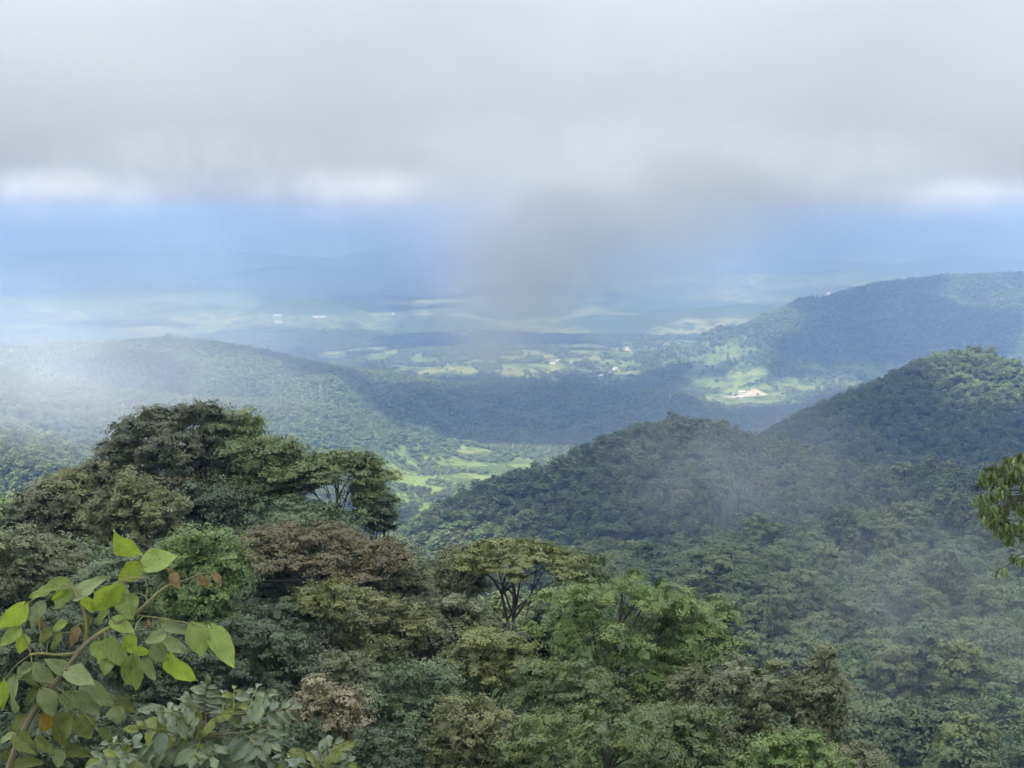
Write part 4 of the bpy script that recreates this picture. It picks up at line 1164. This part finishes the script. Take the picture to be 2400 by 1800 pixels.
def building(label, px, py, wpx, depth, h, yaw, roof='roof_metal', dist=None):
    c = hit(px, py) if dist is None else dist
    w = .5 * wpx / F * c.y; depth *= .7; h *= .6
    e = bpy.data.objects.new('building', None); COL.objects.link(e)
    e.location = c - Vector((0, 0, 2)); e.rotation_euler = (0, 0, R(yaw))
    tag(e, label, 'building', 'white buildings on the lowland')
    a, b = w / 2, depth / 2
    H = h + 2
    vs = [(x, y, z) for z in (0, H) for (x, y) in ((-a, -b), (a, -b), (a, b), (-a, b))]
    vs += [(-a, 0, H + h * .35), (a, 0, H + h * .35)]
    fs = [(0, 1, 5, 4), (1, 2, 6, 5), (2, 3, 7, 6), (3, 0, 4, 7), (4, 7, 8), (5, 9, 6)]
    mesh_obj('wall', vs, fs, MAT['wall_white'], e)
    o, t = 1.2, .5
    rv = []
    for s in (-1, 1):
        for x in (-a - o, a + o):
            rv += [(x, s * (b + o), H - o * .25), (x, 0, H + h * .35 + .2), (x, s * (b + o), H - o * .25 + t), (x, 0, H + h * .35 + .2 + t)]
    rf = []
    for k in (0, 8):
        rf += [(k, k + 1, k + 5, k + 4), (k + 2, k + 6, k + 7, k + 3), (k, k + 4, k + 6, k + 2), (k, k + 2, k + 3, k + 1), (k + 4, k + 5, k + 7, k + 6)]
    mesh_obj('roof', rv, rf, MAT[roof], e)

BLD = [
    ('long white shed, leftmost of the three in the middle of the valley fields', 1294, 855, 26, 26, 12, 4), ('white shed, middle one of three in the valley fields', 1311, 849, 32, 26, 13, -6), ('white shed, rightmost of the three in the valley fields', 1330, 853, 30, 26, 12, 2),
    ('white building at the left end of the sunlit dirt clearing', 1718, 929, 18, 22, 11, 12), ('largest white building on the sunlit dirt clearing', 1738, 924, 26, 24, 12, -4), ('white building in front on the sunlit dirt clearing', 1736, 934, 26, 20, 10, 6), ('white building at the right end of the sunlit dirt clearing', 1757, 928, 18, 20, 11, -14),
    ('thin white roof far out on the plain, upper of two on the left', 651, 743, 40, 34, 14, 0), ('thin white roof far out on the plain, lower of two on the left', 653, 757, 36, 30, 13, 3), ('widest white roof far out on the plain', 748, 746, 58, 40, 15, -3), ('small white building below the far white roofs', 633, 788, 16, 22, 11, 0),
    ('small white building beside the white track far out', 718, 783, 12, 20, 14, 0), ('small white house far out near the middle of the plain', 922, 738, 12, 26, 14, 8), ('tiny white house far out below the hanging cloud', 1120, 713, 9, 30, 15, 0),
    ('small white house beside the pale road, left one', 1459, 897, 9, 12, 8, 10), ('small white house beside the pale road, right one', 1497, 904, 8, 12, 8, -6), ('small white house left of the valley fields', 1049, 858, 8, 14, 9, 0),
    ('lone small white house in the green valley clearing', 1046, 1180, 6, 7, 6, 20),
]
for q in BLD: building(*q)

def strip(name, label, pts, wid, mat, lift=.5):
    ps = [hit(*p) for p in pts]
    q = []
    for a, b in zip(ps[:-1], ps[1:]):
        for s in range(12): q.append(a.lerp(b, s / 12))
    q.append(ps[-1])
    vs, fs = [], []
    for i, p in enumerate(q):
        t = (q[min(i + 1, len(q) - 1)] - q[max(i - 1, 0)]); t.z = 0; t.normalize()
        n = Vector((-t.y, t.x, 0)) * wid * (1 + .25 * math.sin(i * 1.7))
        for s in (-1, 1):
            x, y = p.x + n.x * s, p.y + n.y * s
            vs.append((x, y, ground_z(x, y) + lift + 1.5))
        if i: fs.append((2 * i - 2, 2 * i - 1, 2 * i + 1, 2 * i))
    o = mesh_obj(name, vs, fs, MAT[mat])
    tag(o, label, None, kind='structure')
strip('road', 'pale road cut between the valley fields', [(1395, 884), (1418, 878), (1432, 871), (1446, 864)], 7, 'track')
strip('track', 'pale bent track on the shaded slope', [(1568, 935), (1573, 929), (1571, 924)], 5, 'track')
strip('road', 'pale road running to the far ridge', [(1940, 694), (1946, 684), (1953, 673)], 12, 'track')
strip('dirt_clearing', 'bare tan soil around the white buildings', [(1705, 933), (1735, 930), (1765, 927), (1785, 925)], 40, 'dirt', .1)
strip('bare_soil', 'tan bare strip of soil on the valley side', [(1472, 825), (1462, 806)], 12, 'dirt', .1)
# ------------------------------------------------------------------ hanging cloud and drifting mist
def mist(name, label, px, py, d, rx, ry, depth, od, ns=1.6, lo=.35, hi=.7, seed=0.0, col=(.95, .97, 1.0), power=1.0, base=0.0):
    c = P(px, py, d)
    sx, sz = rx / F * d, ry / F * d
    me = bpy.data.meshes.new(name)
    bm = bmesh.new(); bmesh.ops.create_icosphere(bm, subdivisions=3, radius=1.0); bm.to_mesh(me); bm.free()
    o = bpy.data.objects.new(name, me); COL.objects.link(o)
    o.location = c; o.scale = (sx, depth, sz)
    m, n, l = new_mat(name)
    out = n.new('ShaderNodeOutputMaterial'); v = n.new('ShaderNodeVolumePrincipled')
    v.inputs['Color'].default_value = (*col, 1); v.inputs['Absorption Color'].default_value = (.6, .6, .6, 1)
    tc = n.new('ShaderNodeTexCoord'); ln = n.new('ShaderNodeVectorMath'); ln.operation = 'LENGTH'; l.new(tc.outputs['Object'], ln.inputs[0])
    mr = n.new('ShaderNodeMapRange'); mr.interpolation_type = 'SMOOTHSTEP'; mr.inputs['From Min'].default_value = 1.0; mr.inputs['From Max'].default_value = .15
    l.new(ln.outputs['Value'], mr.inputs['Value'])
    ad = n.new('ShaderNodeVectorMath'); ad.inputs[1].default_value = (seed, seed * .7, -seed); 
    pr = n.new('ShaderNodeVectorMath'); pr.operation = 'MULTIPLY'; mn = min(sx, sz); pr.inputs[1].default_value = (sx / mn, min(depth / mn, 3), sz / mn)
    l.new(tc.outputs['Object'], pr.inputs[0]); l.new(pr.outputs['Vector'], ad.inputs[0])
    nz = n.new('ShaderNodeTexNoise'); nz.inputs['Scale'].default_value = ns; nz.inputs['Detail'].default_value = 4; nz.inputs['Roughness'].default_value = .55; l.new(ad.outputs['Vector'], nz.inputs['Vector'])
    r2 = n.new('ShaderNodeMapRange'); r2.interpolation_type = 'SMOOTHSTEP'; r2.inputs['From Min'].default_value = lo; r2.inputs['From Max'].default_value = hi; r2.inputs['To Min'].default_value = base
    l.new(nz.outputs['Fac'], r2.inputs['Value'])
    mu = n.new('ShaderNodeMath'); mu.operation = 'MULTIPLY'; l.new(mr.outputs['Result'], mu.inputs[0]); l.new(r2.outputs['Result'], mu.inputs[1])
    m2 = n.new('ShaderNodeMath'); m2.operation = 'MULTIPLY'; m2.inputs[1].default_value = od / depth; l.new(mu.outputs['Value'], m2.inputs[0])
    l.new(m2.outputs['Value'], v.inputs['Density']); l.new(v.outputs['Volume'], out.inputs['Volume'])
    me.materials.append(m)
    tag(o, label, 'mist', kind='stuff')
    return o
mist('cloud', 'grey cloud bank over the middle of the lowland', 1440, 410, 1750, 1000, 200, 270, 1.5, 1.1, .3, .62, 3.1, base=.3, col=(.74, .77, .80))
mist('cloud', 'grey funnel of cloud hanging down in the middle', 1390, 540, 1740, 540, 220, 190, 1.1, 1.3, .3, .62, 1.7, base=.5, col=(.91, .96, 1.0))
mist('cloud', 'sloping right side of the cloud funnel', 1600, 500, 1745, 420, 150, 160, .5, 1.3, .3, .62, 4.9, base=.4, col=(.91, .96, 1.0))
mist('cloud', 'lower grey part of the cloud funnel', 1250, 630, 1735, 290, 210, 140, .75, 1.4, .3, .64, 6.6, base=.45, col=(.91, .96, 1.0))
mist('cloud', 'thin tail of cloud below the funnel', 1170, 740, 1730, 210, 240, 110, .6, 1.6, .3, .65, 5.2, base=.3)
mist('cloud', 'ragged grey fringe of cloud above the left horizon', 430, 395, 1760, 520, 120, 200, 1.0, 1.3, .34, .64, 7.9, base=.1, col=(.78, .81, .84))
mist('cloud', 'ragged grey fringe of cloud above the right horizon', 2000, 410, 1760, 520, 120, 200, 1.3, 1.3, .34, .64, 9.4, base=.15, col=(.74, .77, .80))
mist('cloud', 'white cloud break on the horizon at the far left', 120, 462, 11500, 380, 85, 900, 1.25, .8, .34, .68, 2.9, base=.15, col=(.76, .79, .82))
mist('cloud', 'white cloud break on the horizon left of the grey funnel', 830, 462, 12000, 330, 85, 900, 1.25, .8, .34, .68, 6.1, base=.15, col=(.76, .79, .82))
mist('cloud', 'white cloud break on the horizon at the far right', 2270, 468, 11800, 340, 70, 900, 1.25, .8, .34, .68, 4.7, base=.15, col=(.76, .79, .82))
mist('mist', 'thin white mist drifting over the slope on the left', 230, 850, 1500, 860, 310, 260, .5, 1.5, .3, .65, 2.2, base=.6, col=(.82, .90, 1.0))
mist('mist', 'thin grey mist drifting over the dark middle hill', 1750, 1110, 1050, 480, 240, 160, .26, 2.2, .36, .64, 4.4, base=.12)
mist('mist', 'thin mist hanging over the valley wood at lower right', 2180, 1430, 450, 560, 380, 130, .2, 2.2, .36, .64, 8.3, base=.12)
